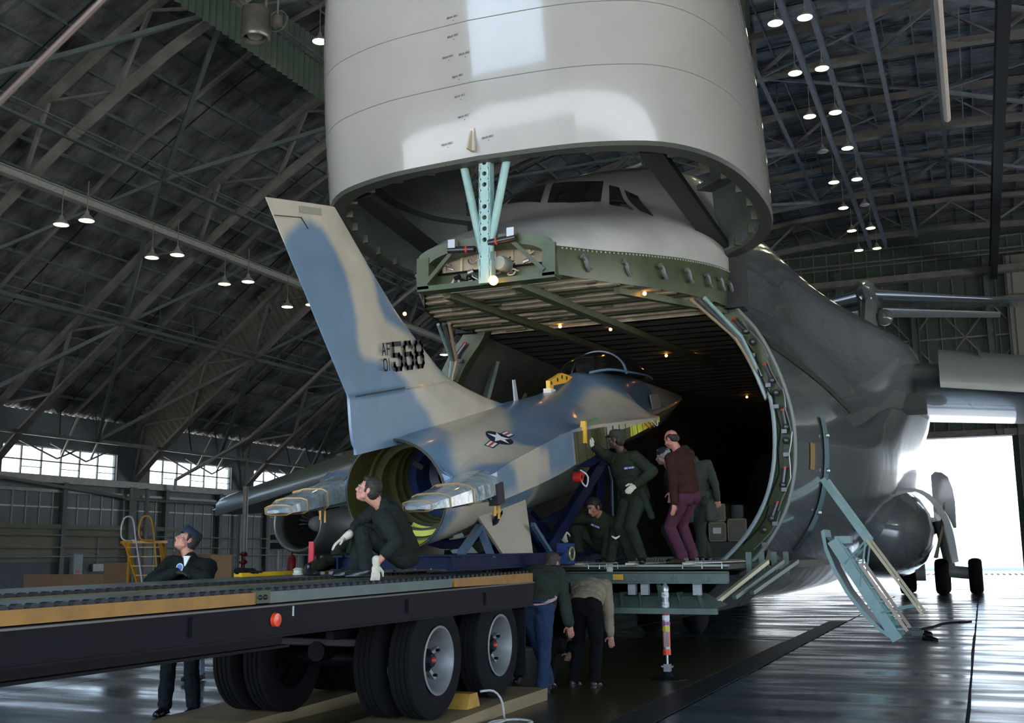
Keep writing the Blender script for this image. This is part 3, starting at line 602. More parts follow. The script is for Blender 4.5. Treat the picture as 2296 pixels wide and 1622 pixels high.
for k in range(6): put('bay_valve', MB().tube([(CX-.55+k*.2, FY+.25, 5.2+.06*(k % 3)), (CX-.47+k*.2, FY+.25, 5.22+.06*(k % 3))], .03, 8), m_chrome if k % 2 else m_rubber, ac, smooth=True)
# visor struts: two tubes and a perforated track
put('visor_strut', MB().tube([(CX+.0, FY-.05, 5.42), (CX-.33, 12.62, 6.75)], .055, 12), m_teal, ac, smooth=True)
put('visor_strut', MB().tube([(CX+.09, FY-.05, 5.42), (CX+.33, 12.62, 6.75)], .055, 12), m_teal, ac, smooth=True)
tr = MB(); H = 1.75; z = 5.02
for z in [5.02+.35*i for i in range(6)]: pass
mb = MB(); tw = .07; zz = 5.05; hole = .032
while zz < 6.85:   # perforated web: plates between round holes (octagonal cut)
    c = zz+.075
    ring = [(math.cos(a)*hole, math.sin(a)*hole) for a in [i*math.pi/6 for i in range(12)]]
    sq = []
    for a in [i*math.pi/6 for i in range(12)]:
        ca, sa = math.cos(a), math.sin(a); k_ = min(tw/abs(ca) if abs(ca) > 1e-6 else 9, .075/abs(sa) if abs(sa) > 1e-6 else 9); sq.append((ca*k_, sa*k_))
    solid = int((zz-5.05)/.15) in (0, 1, 2, 7)
    hx = ring if not solid else [(a*.01, b*.01) for a, b in ring]
    mb.quadgrid([[(CX+.05+a, FY-.10, c+b) for a, b in sq], [(CX+.05+a, FY-.10, c+b) for a, b in hx], [(CX+.05+a, FY-.085, c+b) for a, b in hx], [(CX+.05+a, FY-.085, c+b) for a, b in sq]], close_u=True); zz += .15
for s in (-1, 1): mb.box((CX+.05+s*tw-.008, FY-.10, 5.05), (CX+.05+s*tw+.008, FY+.04, 6.85))
put('perforated_track', mb, m_teal, ac)
put('strut_foot', MB().box((CX-.04, FY-.09, 5.0), (CX+.14, FY+.05, 5.3)), m_teal, ac)
bl = put('work_lamp', MB().ball((CX+.20, 12.42, 5.0), .062, 12, 8), mat('work lamp glow', (1, .6, .2), .4, emit=((1, .42, .10), 6)), ac, smooth=True, label='glowing round lamp under the nose bay')
# windows on the flight deck surface
def nsurf(x, y, off=.012):   # point on the nose surface above (x, y)
    w, zb, zt = smooth_tab(WD, y), smooth_tab(ZB, y), smooth_tab(ZT, y); q = nexp(y); u = min(1, abs(x-CX)/w)
    return Vector((x, y, zb+(zt-zb)*(max(0, 1-u**q))**(1/q)+off))
def pane(corners, n=8, off=.012):
    A, B, C_, D = [Vector((a, b, 0)) for a, b in corners]; rows = []
    for i in range(n+1):
        l = A.lerp(D, i/n); r = B.lerp(C_, i/n); rows.append([nsurf(l.lerp(r, j/n).x, l.lerp(r, j/n).y, off) for j in range(n+1)])
    return MB().quadgrid(rows)
PANES = [((-6.16, 16.12), (-5.18, 15.92), (-5.30, 16.48), (-6.28, 16.72)), ((-4.96, 15.68), (-4.46, 15.32), (-4.97, 16.26), (-5.17, 16.36)), ((-4.36, 15.32), (-4.12, 15.2), (-4.60, 16.06), (-4.87, 16.20)),
 ((-7.02, 16.42), (-6.30, 16.16), (-6.42, 16.76), (-6.84, 16.90)), ((-7.30, 16.62), (-7.12, 16.48), (-6.98, 16.92), (-7.08, 17.04))]
for p in PANES: put('windshield_pane', pane(p), m_glass, ac, smooth=True)
put('wiper', MB().tube([nsurf(-5.75, 15.98, .03), nsurf(-5.25, 15.82, .04)], .012, 5), m_chrome, ac)
# ---- raised visor
RIM = [(0, 12.33), (1.2, 12.40), (1.9, 12.55), (2.4, 12.77), (2.80, 13.18), (3.07, 13.76), (3.21, 14.48), (3.25, 15.2), (3.15, 15.9), (2.85, 16.5), (2.38, 16.92)]
rimh = curve_pts([(w, y, 0) for w, y in RIM], 40)
HS = [(0, 1), (1.2, .99), (2.6, .955), (4, .88), (5.2, .77), (6.3, .60), (7.1, .36), (7.45, .03)]
VX = -5.66
def vis(h, off=0.):
    s = smooth_tab(HS, h); yc = 14.65-.20*h; full = [(p.x, p.y) for p in rimh]; loop = [(x, y) for x, y in full[::-1]]+[(-x, y) for x, y in full[1:]]
    return [(VX+(x*s-math.copysign(min(off, abs(x*s)), x)), yc+(y-14.65)*s*(1-off*.4), 6.68-.1*(y-12.26)*s+h) for x, y in loop]
hh = [0, .1]+[.3*i for i in range(1, 25)]+[7.35, 7.45]
vz = put('nose_visor', MB().quadgrid([vis(h) for h in hh]), m_visor, ac, smooth=True, auto=None)
put('visor_lining', MB().quadgrid([vis(h, .22) for h in [-.0, .25, .6]+[1+.6*i for i in range(11)]]), m_inner, vz, smooth=True, auto=None)
put('visor_rim', MB().quadgrid([vis(0), vis(-.05, .02), vis(-.05, .20), vis(0, .22)]), mat('dark rim', (.05, .055, .045), .5), vz)
for h in (.95, 2.55, 4.6): put('lining_frame', MB().quadgrid([vis(h, .21), vis(h, .42), vis(h+.08, .42), vis(h+.08, .21)]), m_inner, vz)
mb = MB()
for k in range(3, 77, 3):
    p = Vector(vis(.02, .03)[k]); q = Vector(vis(.02, .30)[k]); put('rim_bracket', MB().beam(p, q, .05, .12), mat('bracket olive', (.06, .07, .04), .5), vz)
for h in (.95, 1.75, 3.0): put('panel_seam', MB().tube(vis(h, -.002)[::1], .006, 4), mat('seam line', (.16, .16, .15), .6), vz)
put('visor_roof', MB().quadgrid([[tuple(Vector(vis(h)[0]).lerp(Vector(vis(h)[-1]), t)+Vector((0, .55*math.sin(math.pi*t), 0))) for t in [i/8 for i in range(9)]] for h in hh if h > 3.6]), m_skin, vz, smooth=True)
put('visor_girder', MB().beam((-3.55, 13.05, 6.66), (-3.45, 16.7, 6.30), .30, .10), m_dark, vz)
put('visor_girder', MB().beam((-7.85, 13.05, 6.66), (-7.9, 16.7, 6.30), .30, .10), m_dark, vz)
put('visor_cable', MB().tube([(-3.35, 16.85, 6.35), (-3.3, 16.95, 6.05), (-3.36, 16.95, 5.75), (-3.3, 17, 5.5)], .04, 8), mat('khaki hose', (.35, .27, .16), .5), vz, smooth=True)
put('hinge_arm', MB().box((-3.5, 16.85, 5.35), (-3.16, 17.25, 6.5)), m_dark, ac); put('hinge_arm', MB().box((-8.2, 16.85, 5.35), (-7.86, 17.25, 6.5)), m_dark, ac)
# ---- wings
def foil(x, yle, chord, z, thick, n=14, droop=0):
    up = []; lo = []
    for i in range(n+1):
        t = (1-math.cos(math.pi*i/n))/2; yt = 5*thick*(.2969*math.sqrt(t)-.126*t-.3516*t*t+.2843*t**3-.1015*t**4)
        up.append((x, yle+t*chord, z+yt*chord*.55+.02*chord*math.sin(math.pi*t))); lo.append((x, yle+t*chord, z-yt*chord*.5))
    return up+lo[-2:0:-1]
for s in (1, -1):
    st = [(3.2, 29.2, 14.2, 6.35, .145), (4.35, 30.5, 12.8, 6.25, .13), (12, 36.0, 9.4, 5.9, .13), (18.5, 40.0, 7.9, 5.35, .135), (25, 44.1, 6.6, 4.75, .15), (33.2, 49.6, 4.9, 4.1, .16), (34, 50.4, 4.0, 4.1, .06)]
    w = put('wing', MB().quadgrid([foil(CX+s*a, b, c, d, e) for a, b, c, d, e in st], close_u=True), m_wing, ac, smooth=True, auto=50)
    put('wing_slat', MB().quadgrid([[(CX+s*x, yl+dy, z+dz) for dy, dz in ((-.35, -.15), (-.28, .25), (.1, .58), (.8, .80), (.8, .74), (.1, .42), (-.1, .1), (-.05, -.35), (-.3, -.4))] for x, yl, z in ((5.0, 30.7, 6.15), (12, 35.8, 5.9), (18.5, 39.9, 5.35), (25, 44.1, 4.75), (32.5, 49.1, 4.1))], close_u=True), m_wing, w, smooth=True, auto=40)
    for xx in (6, 8.2, 10.4): put('slat_fence', MB().box((CX+s*xx-.02, 30.7+(xx-5)*.77, 6.6-(xx-5)*.09), (CX+s*xx+.02, 31.6+(xx-5)*.77, 7.0-(xx-5)*.09)), m_black, w)
    for k, (ex, ey, ez) in enumerate(((10.9, 33.5, 2.35), (18.6, 36.0, 2.80))):
        en = put('engine', MB().lathe([(.98, .5), (1.02, .1), (1.06, 0), (1.12, .05), (1.19, .5), (1.24, 1.6), (1.24, 3.0), (1.12, 4.0), (.9, 4.4), (.8, 5.6), (.5, 6.6), (.3, 7)], o=(CX+s*ex, ey, ez), ax=(0, 1, 0), n=40), m_wing, ac, smooth=True, auto=50)
        put('inlet_lip', MB().lathe([(.97, .5), (1.0, .08), (1.06, -.03), (1.12, .03), (1.17, .3)], o=(CX+s*ex, ey, ez), ax=(0, 1, 0), n=40), mat('inlet lip', (.42, .42, .40), .25, metal=.4), en, smooth=True, auto=None)
        put('inlet_duct', MB().lathe([(.975, .4), (.96, .9), (.96, 1.2), (.95, 1.25), (.95, 1.6), (.3, 1.75)], o=(CX+s*ex, ey, ez), ax=(0, 1, 0), n=40), mat('duct dark', (.045, .047, .05), .35), en, smooth=True, auto=40)
        put('spinner', MB().lathe([(.001, .95), (.12, 1.0), (.25, 1.15), (.32, 1.45), (.33, 1.7)], o=(CX+s*ex, ey, ez), ax=(0, 1, 0), n=20), mat('spinner grey', (.45, .44, .42), .3), en, smooth=True)
        mb = MB()
        for q in range(30):
            a = q*math.pi/15; mb.poly([(CX+s*ex+math.cos(a)*.3, ey+1.35, ez+math.sin(a)*.3), (CX+s*ex+math.cos(a+.05)*.98, ey+1.28, ez+math.sin(a+.05)*.98), (CX+s*ex+math.cos(a+.17)*.98, ey+1.5, ez+math.sin(a+.17)*.98), (CX+s*ex+math.cos(a+.12)*.3, ey+1.55, ez+math.sin(a+.12)*.3)])
        put('fan_blade', mb, mat('fan blade', (.10, .10, .105), .3, metal=.7), en, kind='stuff')
        put('pylon', MB().quadgrid([[(CX+s*ex-a, y, z), (CX+s*ex+a, y, z)] for a, y, z in ((.05, ey+.9, ez+1.2), (.2, ey+2.4, ez+2.1), (.2, ey+5.8, ez+2.4), (.2, ey+6.5, ez+1.3), (.2, ey+2, ez+1.1), (.05, ey+.9, ez+1.2))], close_v=False), m_wing, en)
# ---- tail
put('tail_fin', MB().quadgrid([[(CX+a*t/2, y0+c*q, z) for q, a in ((0, 0), (.03, .5), (.12, .9), (.35, 1), (.7, .6), (1, .05), (.7, -.6), (.35, -1), (.12, -.9), (.03, -.5))] for z, y0, c, t in ((8.8, 62.5, 11.5, 1.6), (12, 66, 9.5, 1.3), (17.6, 72, 6.8, 1.0))], close_u=True), m_wing, ac, smooth=True, auto=60)
put('tail_bullet', MB().lathe([(.001, 0), (.35, .3), (.62, 1.0), (.72, 2.2), (.7, 6), (.45, 8), (.05, 9.5)], o=(CX, 70.4, 18.1), ax=(0, 1, 0), n=24), m_skind, ac, smooth=True)
for s in (1, -1):
    put('stabiliser', MB().quadgrid([foil(CX+s*a, b, c, d, .13) for a, b, c, d in ((.3, 71.4, 5.6, 17.95), (10.3, 77.2, 2.4, 17.55))], close_u=True), m_skind, ac, smooth=True, auto=50)
    put('elevator', MB().quadgrid([foil(CX+s*a, b, c, d, .08) for a, b, c, d in ((.8, 75.0, 3.2, 17.45), (8, 78.4, 2.0, 17.2))], close_u=True), m_skin, ac, smooth=True, auto=50)
put('tail_ball_fairing', MB().ball((CX+1.0, 73, 16.4), .55, 16, 10), m_skind, ac, smooth=True)  # plain ball-shaped fairing beside the fin
# ---- landing gear pods and wheels
for s in (1, -1):
    rows = []
    for y, w, h in ((29.5, .05, .1), (31, .75, .9), (33.5, 1.25, 1.3), (37, 1.45, 1.5), (41, 1.3, 1.5), (47, 1.3, 1.45), (50, .9, 1.1), (53, .1, .2)):
        rows.append([(CX+s*(2.9+w*math.cos(a)), y, 2.15+h*math.sin(a)) for a in [i*math.pi/9-math.pi*.55 for i in range(11)]])
    pod = put('gear_pod', MB().quadgrid(rows), m_skind, ac, smooth=True, auto=None)
    dr = [tuple(q) for q in curve_pts([(3.7, 40, 3.66), (4.12, 40, 3.49), (4.51, 40, 3.03), (4.81, 40, 2.28), (4.93, 40, 1.17)], 12)]
    put('gear_door', MB().quadgrid([[(CX+s*x, y, z) for x, y, z in dr], [(CX+s*x, y+2.4, z) for x, y, z in dr], [(CX+s*(x-.2), y+2.4, z-.05) for x, y, z in dr], [(CX+s*(x-.2), y, z-.05) for x, y, z in dr]], close_v=True), m_skin, ac, smooth=True, auto=40)
    dr = [(4.04, 46, 4.45), (4.2, 46, 4.59), (4.45, 46, 4.55), (4.66, 46, 4.37), (4.8, 46, 3.9), (4.85, 46, 3.4), (4.83, 46, 2.4), (4.04, 46, 2.4)]
    put('gear_door', MB().extrude([(CX+s*x, y, z) for x, y, z in dr], (0, .4, 0)), m_skind, ac)
    for k in range(4): put('door_link', MB().tube([(CX+s*4.2, 40+k*.5, 1.3), (CX+s*4.6, 40.2+k*.4, 2.6+.2*k)], .05, 6), m_frame, ac)
    put('axle_beam', MB().tube([(CX+s*4.1, 43.0, .85), (CX+s*5.4, 43.0, .72)], .22, 12), mat('gear grey', (.32, .33, .31), .35, var=.3), ac, smooth=True); put('gear_leg', MB().tube([(CX+s*4.6, 43, .8), (CX+s*4.3, 43, 2.6)], .18, 10), MATS['gear grey'], ac, smooth=True); put('brake_drum', MB().tube([(CX+s*3.5, 41.3, .8), (CX+s*3.8, 41.3, .8)], .3, 12), MATS['gear grey'], ac, smooth=True)
    for wx, wy in ((4.30, 42.4), (4.30, 44.0), (5.4, 43.2), (5.4, 44.9), (3.1, 42.4), (3.1, 44.0)):
        tw_ = put('main_wheel', MB().lathe([(.25, -.2), (.5, -.23), (.58, -.2), (.625, -.1), (.63, 0), (.625, .1), (.58, .2), (.5, .23), (.25, .2)], o=(CX+s*wx, wy, .63), ax=(1, 0, 0), n=28), m_rubber, ac, smooth=True, auto=50)
        put('wheel_hub', MB().lathe([(.001, -.1), (.24, -.12), (.27, -.19), (.27, .19), (.24, .12), (.001, .1)], o=(CX+s*wx, wy, .63), ax=(1, 0, 0), n=20), mat('hub grey', (.3, .3, .29), .4, metal=.4), tw_, smooth=True, auto=40)
for s in (-.45, .45): put('nose_wheel', MB().lathe([(.2, -.16), (.45, -.18), (.55, -.1), (.56, 0), (.55, .1), (.45, .18), (.2, .16)], o=(CX+s, 21.5, .56), ax=(1, 0, 0), n=24), m_rubber, ac, smooth=True, auto=50)
# ---- crew door: frame strip on the flank, fold-down door with stairs
def flank(y, z, off=.02):
    sec = section(y, 61)[5:45]
    for p, q in zip(sec, sec[1:]):
        if p[2] <= z <= q[2]: return Vector((lerp(p[0], q[0], (z-p[2])/max(q[2]-p[2], 1e-6))+off, y, z))
    return Vector((sec[0][0]+off, y, z))
rows = [[flank(y, z, .03) for y in (19.05, 19.45)] for z in [1.55+.12*i for i in range(20)]]
put('door_jamb', MB().quadgrid(rows), mat('blue green jamb', (.13, .23, .25), .35), ac, smooth=True)
for z in (2.2, 2.9, 3.5): put('jamb_latch', MB().ball(flank(19.25, z, .04), .05, 8, 5), m_chrome, ac)
mb = MB(); e1 = Vector((1.12, 0, -1.70)).normalized(); e2 = Vector((-e1.z, 0, e1.x)); A = Vector((-2.45, 18.95, 1.86)); Lh = 2.03
def lp(u, y, w): return A+e1*u+e2*w+Vector((0, y, 0))
sk = [(-.02, .0), (.25, -.13), (.6, -.22), (1.0, -.27), (1.4, -.26), (1.75, -.2), (2.0, -.1)]
dsk = put('crew_door', MB().quadgrid([[lp(u, y, w) for u, w in sk] for y in (0, .85)]+[[lp(u, y, w+.06) for u, w in sk] for y in (.85, 0)], close_v=True), m_teal, ac, smooth=True, auto=40)
put('door_pan', MB().quadgrid([[lp(u, 0.02, w) for u, w in ((.1, .02), (.5, .0), (2.0, -.02))], [lp(u, .83, w) for u, w in ((.1, .02), (.5, .0), (2.0, -.02))]]), mat('teal pan', (.14, .25, .27), .4, var=.3, vscale=8), dsk)
for y in (.02, .8): put('stair_stringer', MB().beam(lp(.2, y, .06), lp(2.03, y, -.04), .05, .17, up=e2), m_teal, dsk)
for k in range(7): put('stair_tread', MB().box(tuple(lp(.3+k*.26, .05, -.02)), tuple(lp(.3+k*.26, .05, -.02)+Vector((.2, .72, .03)))), m_teal, dsk)
m_rail = mat('cream rail', (.62, .50, .30), .4, var=.15)
for y in (.0, .82):
    put('hand_rail', MB().beam(lp(.50, y, .52), lp(1.92, y, .52), .045, .045), m_rail, dsk); put('lower_rail', MB().beam(lp(.75, y, .2), lp(2.0, y, .17), .04, .05), mat('pink cream rail', (.58, .42, .32), .4), dsk)
    put('rail_post', MB().tube([lp(.5, y, .5), lp(.62, y, .0)], .018, 6), m_teal, dsk); put('rail_post', MB().tube([lp(.5, y, .5), lp(1.05, y, -.02)], .018, 6), m_teal, dsk); put('rail_post', MB().tube([lp(1.75, y, .5), lp(1.55, y, .0)], .018, 6), m_teal, dsk)
    put('stay_arm', MB().beam(flank(19.0+y*.5, 2.75, .02), lp(.5, y, .52), .05, .09), m_teal, dsk)
put('stair_mechanism', MB().box(tuple(lp(.25, .2, .05)), tuple(lp(.25, .2, .05)+Vector((.25, .4, .12)))).beam(lp(.3, .15, .12), lp(1.7, .15, .05), .06, .08).beam(lp(.3, .65, .12), lp(1.4, .65, .05), .06, .08), m_teal, dsk)
# flank marks
def flank_patch(pts, off=.012): return MB().poly([flank(y, z, off) for y, z in pts])
put('brown_patch', MB().quadgrid([[flank(y, z, .015) for y in (18.0, 18.35)] for z in (2.85, 3.0, 3.15, 3.28)]), mat('brown yellow patch', (.33, .20, .04), .4), ac, label='small brown and yellow patch')  # small brown yellow patch laid on the flank
put('dark_stripe', MB().quadgrid([[flank(y, z, .014), flank(y, z+.22, .014)] for y, z in ((17.3, 4.75), (18.5, 4.7), (19.8, 4.62), (21.2, 4.5), (23, 4.3))]), m_black, ac)
put('vent_box', MB().box((CX+4.05, 30.2, 5.2), (CX+4.6, 31.6, 5.62)), m_black, ac)
# ---- nose ramp
m_ramp = mat('ramp green', (.085, .125, .10), .45, var=.3, vscale=4); m_rampd = mat('ramp dark', (.03, .035, .03), .6)
rp = put('nose_ramp', MB().box((CX-2.75, 13.45, 1.34), (CX+2.75, 17.0, 1.405)), m_rampd, ac); rp.location.y += .4; rp['shift'] = (0, .4, 0)
put('ramp_girder', MB().box((CX-2.78, 13.40, 1.17), (CX+2.76, 13.46, 1.31)).box((CX-2.78, 13.34, 1.30), (CX+2.76, 13.46, 1.315)).box((CX-2.78, 13.34, 1.165), (CX+2.76, 13.46, 1.18)), m_ramp, rp)
put('ramp_lip', MB().box((CX-2.78, 13.36, 1.375), (CX+2.76, 13.5, 1.40)), mat('pale lip', (.30, .34, .30), .4), rp)
for x in (-2.4, -1.6, -.7, .2, .95, 1.1, 2.2, 2.45):
    put('lip_bracket', MB().tube([(CX+x, 13.33, 1.35), (CX+x, 13.33, 1.42), (CX+x+.25, 13.33, 1.425), (CX+x+.25, 13.33, 1.35)], .008, 5), m_chrome, rp)
for x in (1.55, 2.05, 2.5):
    mb = MB()
    for a in (0, .045):
        for b in (0, .035, .07): mb.ball((CX+x+a, 13.335, 1.2+b), .009, 6, 4)
    put('bolt_group', mb, m_chrome, rp, kind='stuff')
put('stencil_plate', MB().box((CX+1.28, 13.33, 1.21), (CX+1.42, 13.338, 1.28)), mat('orange plate', (.62, .32, .03), .5), rp, label='small orange plate')
for x in (.5, 1.45, 1.62, 2.3): put('ramp_bracket', MB().box((CX+x, 13.42, 1.02), (CX+x+.1, 13.5, 1.17)), mat('grey bracket', (.32, .33, .33), .4), rp)
toe = put('ramp_toe', MB().hexa([(CX-2.6, 13.2, .86), (CX+2.62, 13.2, .86), (CX+2.7, 13.6, .90), (CX-2.6, 13.6, .90), (CX-2.5, 13.5, 1.0), (CX+2.35, 13.5, 1.0), (CX+2.4, 13.7, 1.04), (CX-2.5, 13.7, 1.04)]), m_ramp, rp)
for k in range(20): put('toe_rib', MB().hexa([(CX-2.5+k*.262, 13.16, .84), (CX-2.48+k*.262, 13.16, .84), (CX-2.48+k*.262, 13.6, .86), (CX-2.5+k*.262, 13.6, .86), (CX-2.42+k*.25, 13.45, 1.05), (CX-2.40+k*.25, 13.45, 1.05), (CX-2.40+k*.25, 13.7, 1.05), (CX-2.42+k*.25, 13.7, 1.05)]), m_ramp, toe)
put('toe_beam', MB().box((CX-2.62, 13.14, .80), (CX+2.66, 13.2, .87)), m_ramp, toe)
for x in (.55, .75, 1.85): put('toe_link', MB().beam((CX+x, 13.45, 1.15), (CX+x+.12, 13.3, .85), .05, .05), m_ramp, rp)
for k in range(3): put('side_link', MB().beam((CX+2.55+k*.18, 14.0+k*.25, .93+.05*k), (CX+3.0+k*.16, 15.2+k*.25, 1.42), .06, .05), mat('pale link', (.45, .42, .26), .4) if k == 0 else m_ramp, ac)
for k in range(4): put('ramp_side_frame', MB().box((CX+2.75+k*.1, 15.0+k*.4, 1.2), (CX+2.82+k*.1, 15.06+k*.4, 1.55)), m_ramp, ac)
put('lower_hull', MB().quadgrid([[(CX+x*s_, y, z) for x, z in ((-2.9, 1.25), (-2.3, .75), (-1.2, .52), (0, .48), (1.2, .52), (2.3, .75), (2.9, 1.25))] for y, s_ in ((14.4, .9), (17, 1.0))]), m_skind, ac, smooth=True)

del rp['shift']
# ================================================================ FIGHTER FUSELAGE on its cradle
FO = Vector((-5.62, 10.28, 2.2)); FP = R(12); fc, fs = math.cos(FP), math.sin(FP)
def FL(s, x, h): return Vector((FO.x+x, FO.y+s*fc-h*fs, FO.z+s*fs+h*fc))
m_camo = vmat('fighter camouflage paint', .30, bump=.05, coat=.25)
m_chrom = mat('yellow chromate', (.62, .62, .06), .4, var=.25, vscale=5); m_chromd = mat('shaded chromate', (.055, .052, .012), .5, var=.4, vscale=4)  # second one is the same chromate with shade put into its colour
m_bluef = mat('cradle blue', (.008, .013, .045), .55, var=.25, vscale=5, spec=.15); m_bluel = mat('pale cradle blue', (.06, .115, .18), .4, var=.2)
BLU = Vector((.13, .21, .30)); TAN = Vector((.47, .43, .34))
ft = root('fighter_fuselage', 'wingless blue and tan camouflaged fighter jet fuselage numbered 568 on a blue cradle', 'aircraft', (FO.x, 11, 1.45))
# profile tables along s (forward from the exhaust plane)
HT = [(-.15, .585), (.3, .62), (1, .64), (2, .68), (3.2, .70), (4.2, .70), (4.8, .73), (5.4, .82), (5.9, .92), (6.6, .90), (7.6, .80), (8.6, .70), (9.6, .52), (11, .28), (12.3, .06)]
XS = [(-.15, .62), (0, 1.0), (.15, 1.06), (2.5, 1.07), (5.0, 1.10), (6.4, 1.10), (6.75, 1.02), (7.2, .78), (8.0, .58), (9.6, .45), (11, .30), (12.3, .05)]
HS_ = [(-.15, .10), (0, .15), (.5, .22), (2.5, .34), (3.2, .32), (5.2, .19), (6.7, .10), (8, .08), (9.6, .05), (12.3, .02)]
HLo = [(-.15, .02), (0, -.10), (.3, -.14), (2.5, -.09), (3.2, .10), (5.0, .12), (6.7, .05), (8, .0), (12.3, 0)]
WB = [(-.15, .585), (1, .62), (3, .62), (5.5, .55), (7, .5), (9.6, .4), (12.3, .05)]
HB = [(-.15, -.585), (1, -.64), (2.5, -.72), (5, -.80), (5.6, -.75), (5.9, -.45), (8, -.42), (9.6, -.38), (11, -.22), (12.3, -.03)]
def ftop(s, x):
    xs, hs, ht = smooth_tab(XS, s), smooth_tab(HS_, s), smooth_tab(HT, s); u = min(1, abs(x)/max(xs, 1e-3))
    f = (.5+.5*math.cos(math.pi*u))**.85
    if s < 1.2:   # round engine bay near the rear
        r = ht; g = math.sqrt(max(0, r*r-min(abs(x), r)**2)); k = max(0, min(1, (1.2-s)/1.2)); return lerp(hs+(ht-hs)*f, max(g, hs*(1-.0)) if u < 1 else hs, k)
    return hs+(ht-hs)*f
def fsec(s):
    xs, hs, hl, wb, hb = smooth_tab(XS, s), smooth_tab(HS_, s), smooth_tab(HLo, s), smooth_tab(WB, s), smooth_tab(HB, s)
    half = [(xs*i/16, ftop(s, xs*i/16)) for i in range(17)]; n = 3
    half += [(xs, lerp(hs, hl, (i+1)/n)) for i in range(n)]
    half += [(lerp(xs, min(wb*.98, xs), t), hl-.02*t-.03*t) for t in (.5, 1)]
    h0 = half[-1][1]
    half += [(min(wb, xs)*math.cos(a), h0+(hb-h0)*math.sin(a)) for a in [math.pi/2*(i+1)/9 for i in range(9)]]
    return [FL(s, x, h) for x, h in half]+[FL(s, -x, h) for x, h in half[-2:0:-1]]
ss = [-.15+.06*i for i in range(80)]; ss += [4.7+.1*i for i in range(77)]
ss = [s for s in ss if s <= 12.3]
fz = put('fuselage_shell', MB().quadgrid([fsec(s) for s in ss], close_u=True), m_camo, ft, smooth=True, auto=32, fix=True)
def toL(p): d = p-FO; return d.y*fc+d.z*fs, d.x, -d.y*fs+d.z*fc
def seg(p, a, b):
    ax, ay = a; bx, by = b; dx, dy = bx-ax, by-ay; t = max(0, min(1, ((p[0]-ax)*dx+(p[1]-ay)*dy)/(dx*dx+dy*dy+1e-9))); return math.hypot(p[0]-ax-t*dx, p[1]-ay-t*dy)
def sdist(p, poly):
    ins = False; d = 9; n = len(poly)
    for i in range(n):
        a, b = poly[i], poly[(i+1) % n]; d = min(d, seg(p, a, b))
        if (a[1] > p[1]) != (b[1] > p[1]) and p[0] < (b[0]-a[0])*(p[1]-a[1])/(b[1]-a[1])+a[0]: ins = not ins
    return -d if ins else d
def soft(d, w=.035): return max(0, min(1, .5-d/(2*w)))
# camouflage drawn on the developed upper surface (s, |x|) and on the flank (s, h)
TOPB = [[(-1, 1.3), (-1, -.1), (.55, -.1), (.72, .15), (.62, .35), (.25, .55), (.05, .7), (.35, .85), (.5, 1.3)],
        [(2.75, -.1), (2.5, .2), (1.9, .45), (1.35, .62), (1.25, .8), (1.45, 1.3), (3.2, 1.3), (3.15, .95), (3.75, .72), (4.2, .6), (4.45, .42), (5.3, .40), (6.2, .62), (7.0, .95), (7.4, 1.3), (9.8, 1.3), (9.4, .4), (9.2, -.1)]]
SIDEB = [[(-1, 1), (-1, -.3), (-.35, -1), (-.9, -2), (-2, -2)], [(-.2, .25), (-.25, -.12), (.62, -.12), (.55, .3)], [(1.62, .5), (1.6, -.14), (2.5, -.14), (2.5, .5)], [(.15, -.14), (-.05, -.4), (.2, -1), (-1, -1), (-1, -.1)], [(1.25, -.14), (1.1, -.4), (.95, -.9), (2.3, -.9), (2.2, -.5), (2.35, -.14)]]
GRN = Vector((.15, .165, .13))
def camoF(p):
    s, x, h = toL(p); ax = abs(x); xs, hs, hl = smooth_tab(XS, s), smooth_tab(HS_, s), smooth_tab(HLo, s)
    wob = .06*math.sin(s*2.3+1)
    if h > hs-.02: k = max(soft(sdist((s, ax+wob), q), .06) for q in TOPB); c = TAN.lerp(BLU, k); return tuple(c)
    k = max(soft(sdist((s, h), q), .05) for q in SIDEB); c = TAN.lerp(BLU, k)
    if h < hl-.03: c = c.lerp(GRN, soft(2.35-s, .12))
    return tuple(c)
paint(fz, camoF)
# engine bay interior
rows = [[FL(s, r*math.cos(a), r*math.sin(a)) for a in [2*math.pi*k/40 for k in range(40)]] for s, r in ((-.16, .595), (-.17, .575), (.25, .565), (.26, .54), (1.6, .50), (3.6, .46))]
put('engine_bay', MB().quadgrid(rows, close_u=True), m_chromd, ft, smooth=True, auto=30)
put('bay_floor_skin', MB().quadgrid([[FL(s, r*math.cos(a), r*math.sin(a)) for a in [math.pi*(1.30+.56*k/16) for k in range(17)]] for s, r in ((-.165, .572), (.0, .562), (.1, .558), (.24, .555))]), m_chrom, ft, smooth=True)
for k, s in enumerate((.36, .46, .58)): put('yellow_rib', MB().quadgrid([[FL(s+ds+.25*(a-1.5*math.pi)**2*.15, r*math.cos(a), r*math.sin(a)) for a in [math.pi*(1.35+.5*q/16) for q in range(17)]] for ds, r in ((-.04, .53), (-.02, .47), (.0, .47), (.02, .53))]), m_chrom, ft, smooth=True)
for k, s in enumerate((.34, .66, .82, 1.0)):
    fr_ = put('bay_frame', MB().quadgrid([[FL(s+ds, r*math.cos(a), r*math.sin(a)) for a in [2*math.pi*q/40 for q in range(40)]] for ds, r in ((0, .535), (0, .45), (.03, .45), (.03, .53))], close_u=True), m_chromd, ft)
put('blue_ring', MB().quadgrid([[FL(s, r*math.cos(a), r*math.sin(a)) for a in [2*math.pi*q/40 for q in range(40)]] for s, r in ((1.0, .46), (1.0, .36), (1.3, .34), (1.35, .25), (1.4, .46))], close_u=True), mat('deep blue fixture', (.015, .03, .10), .35), ft, smooth=True, auto=30)
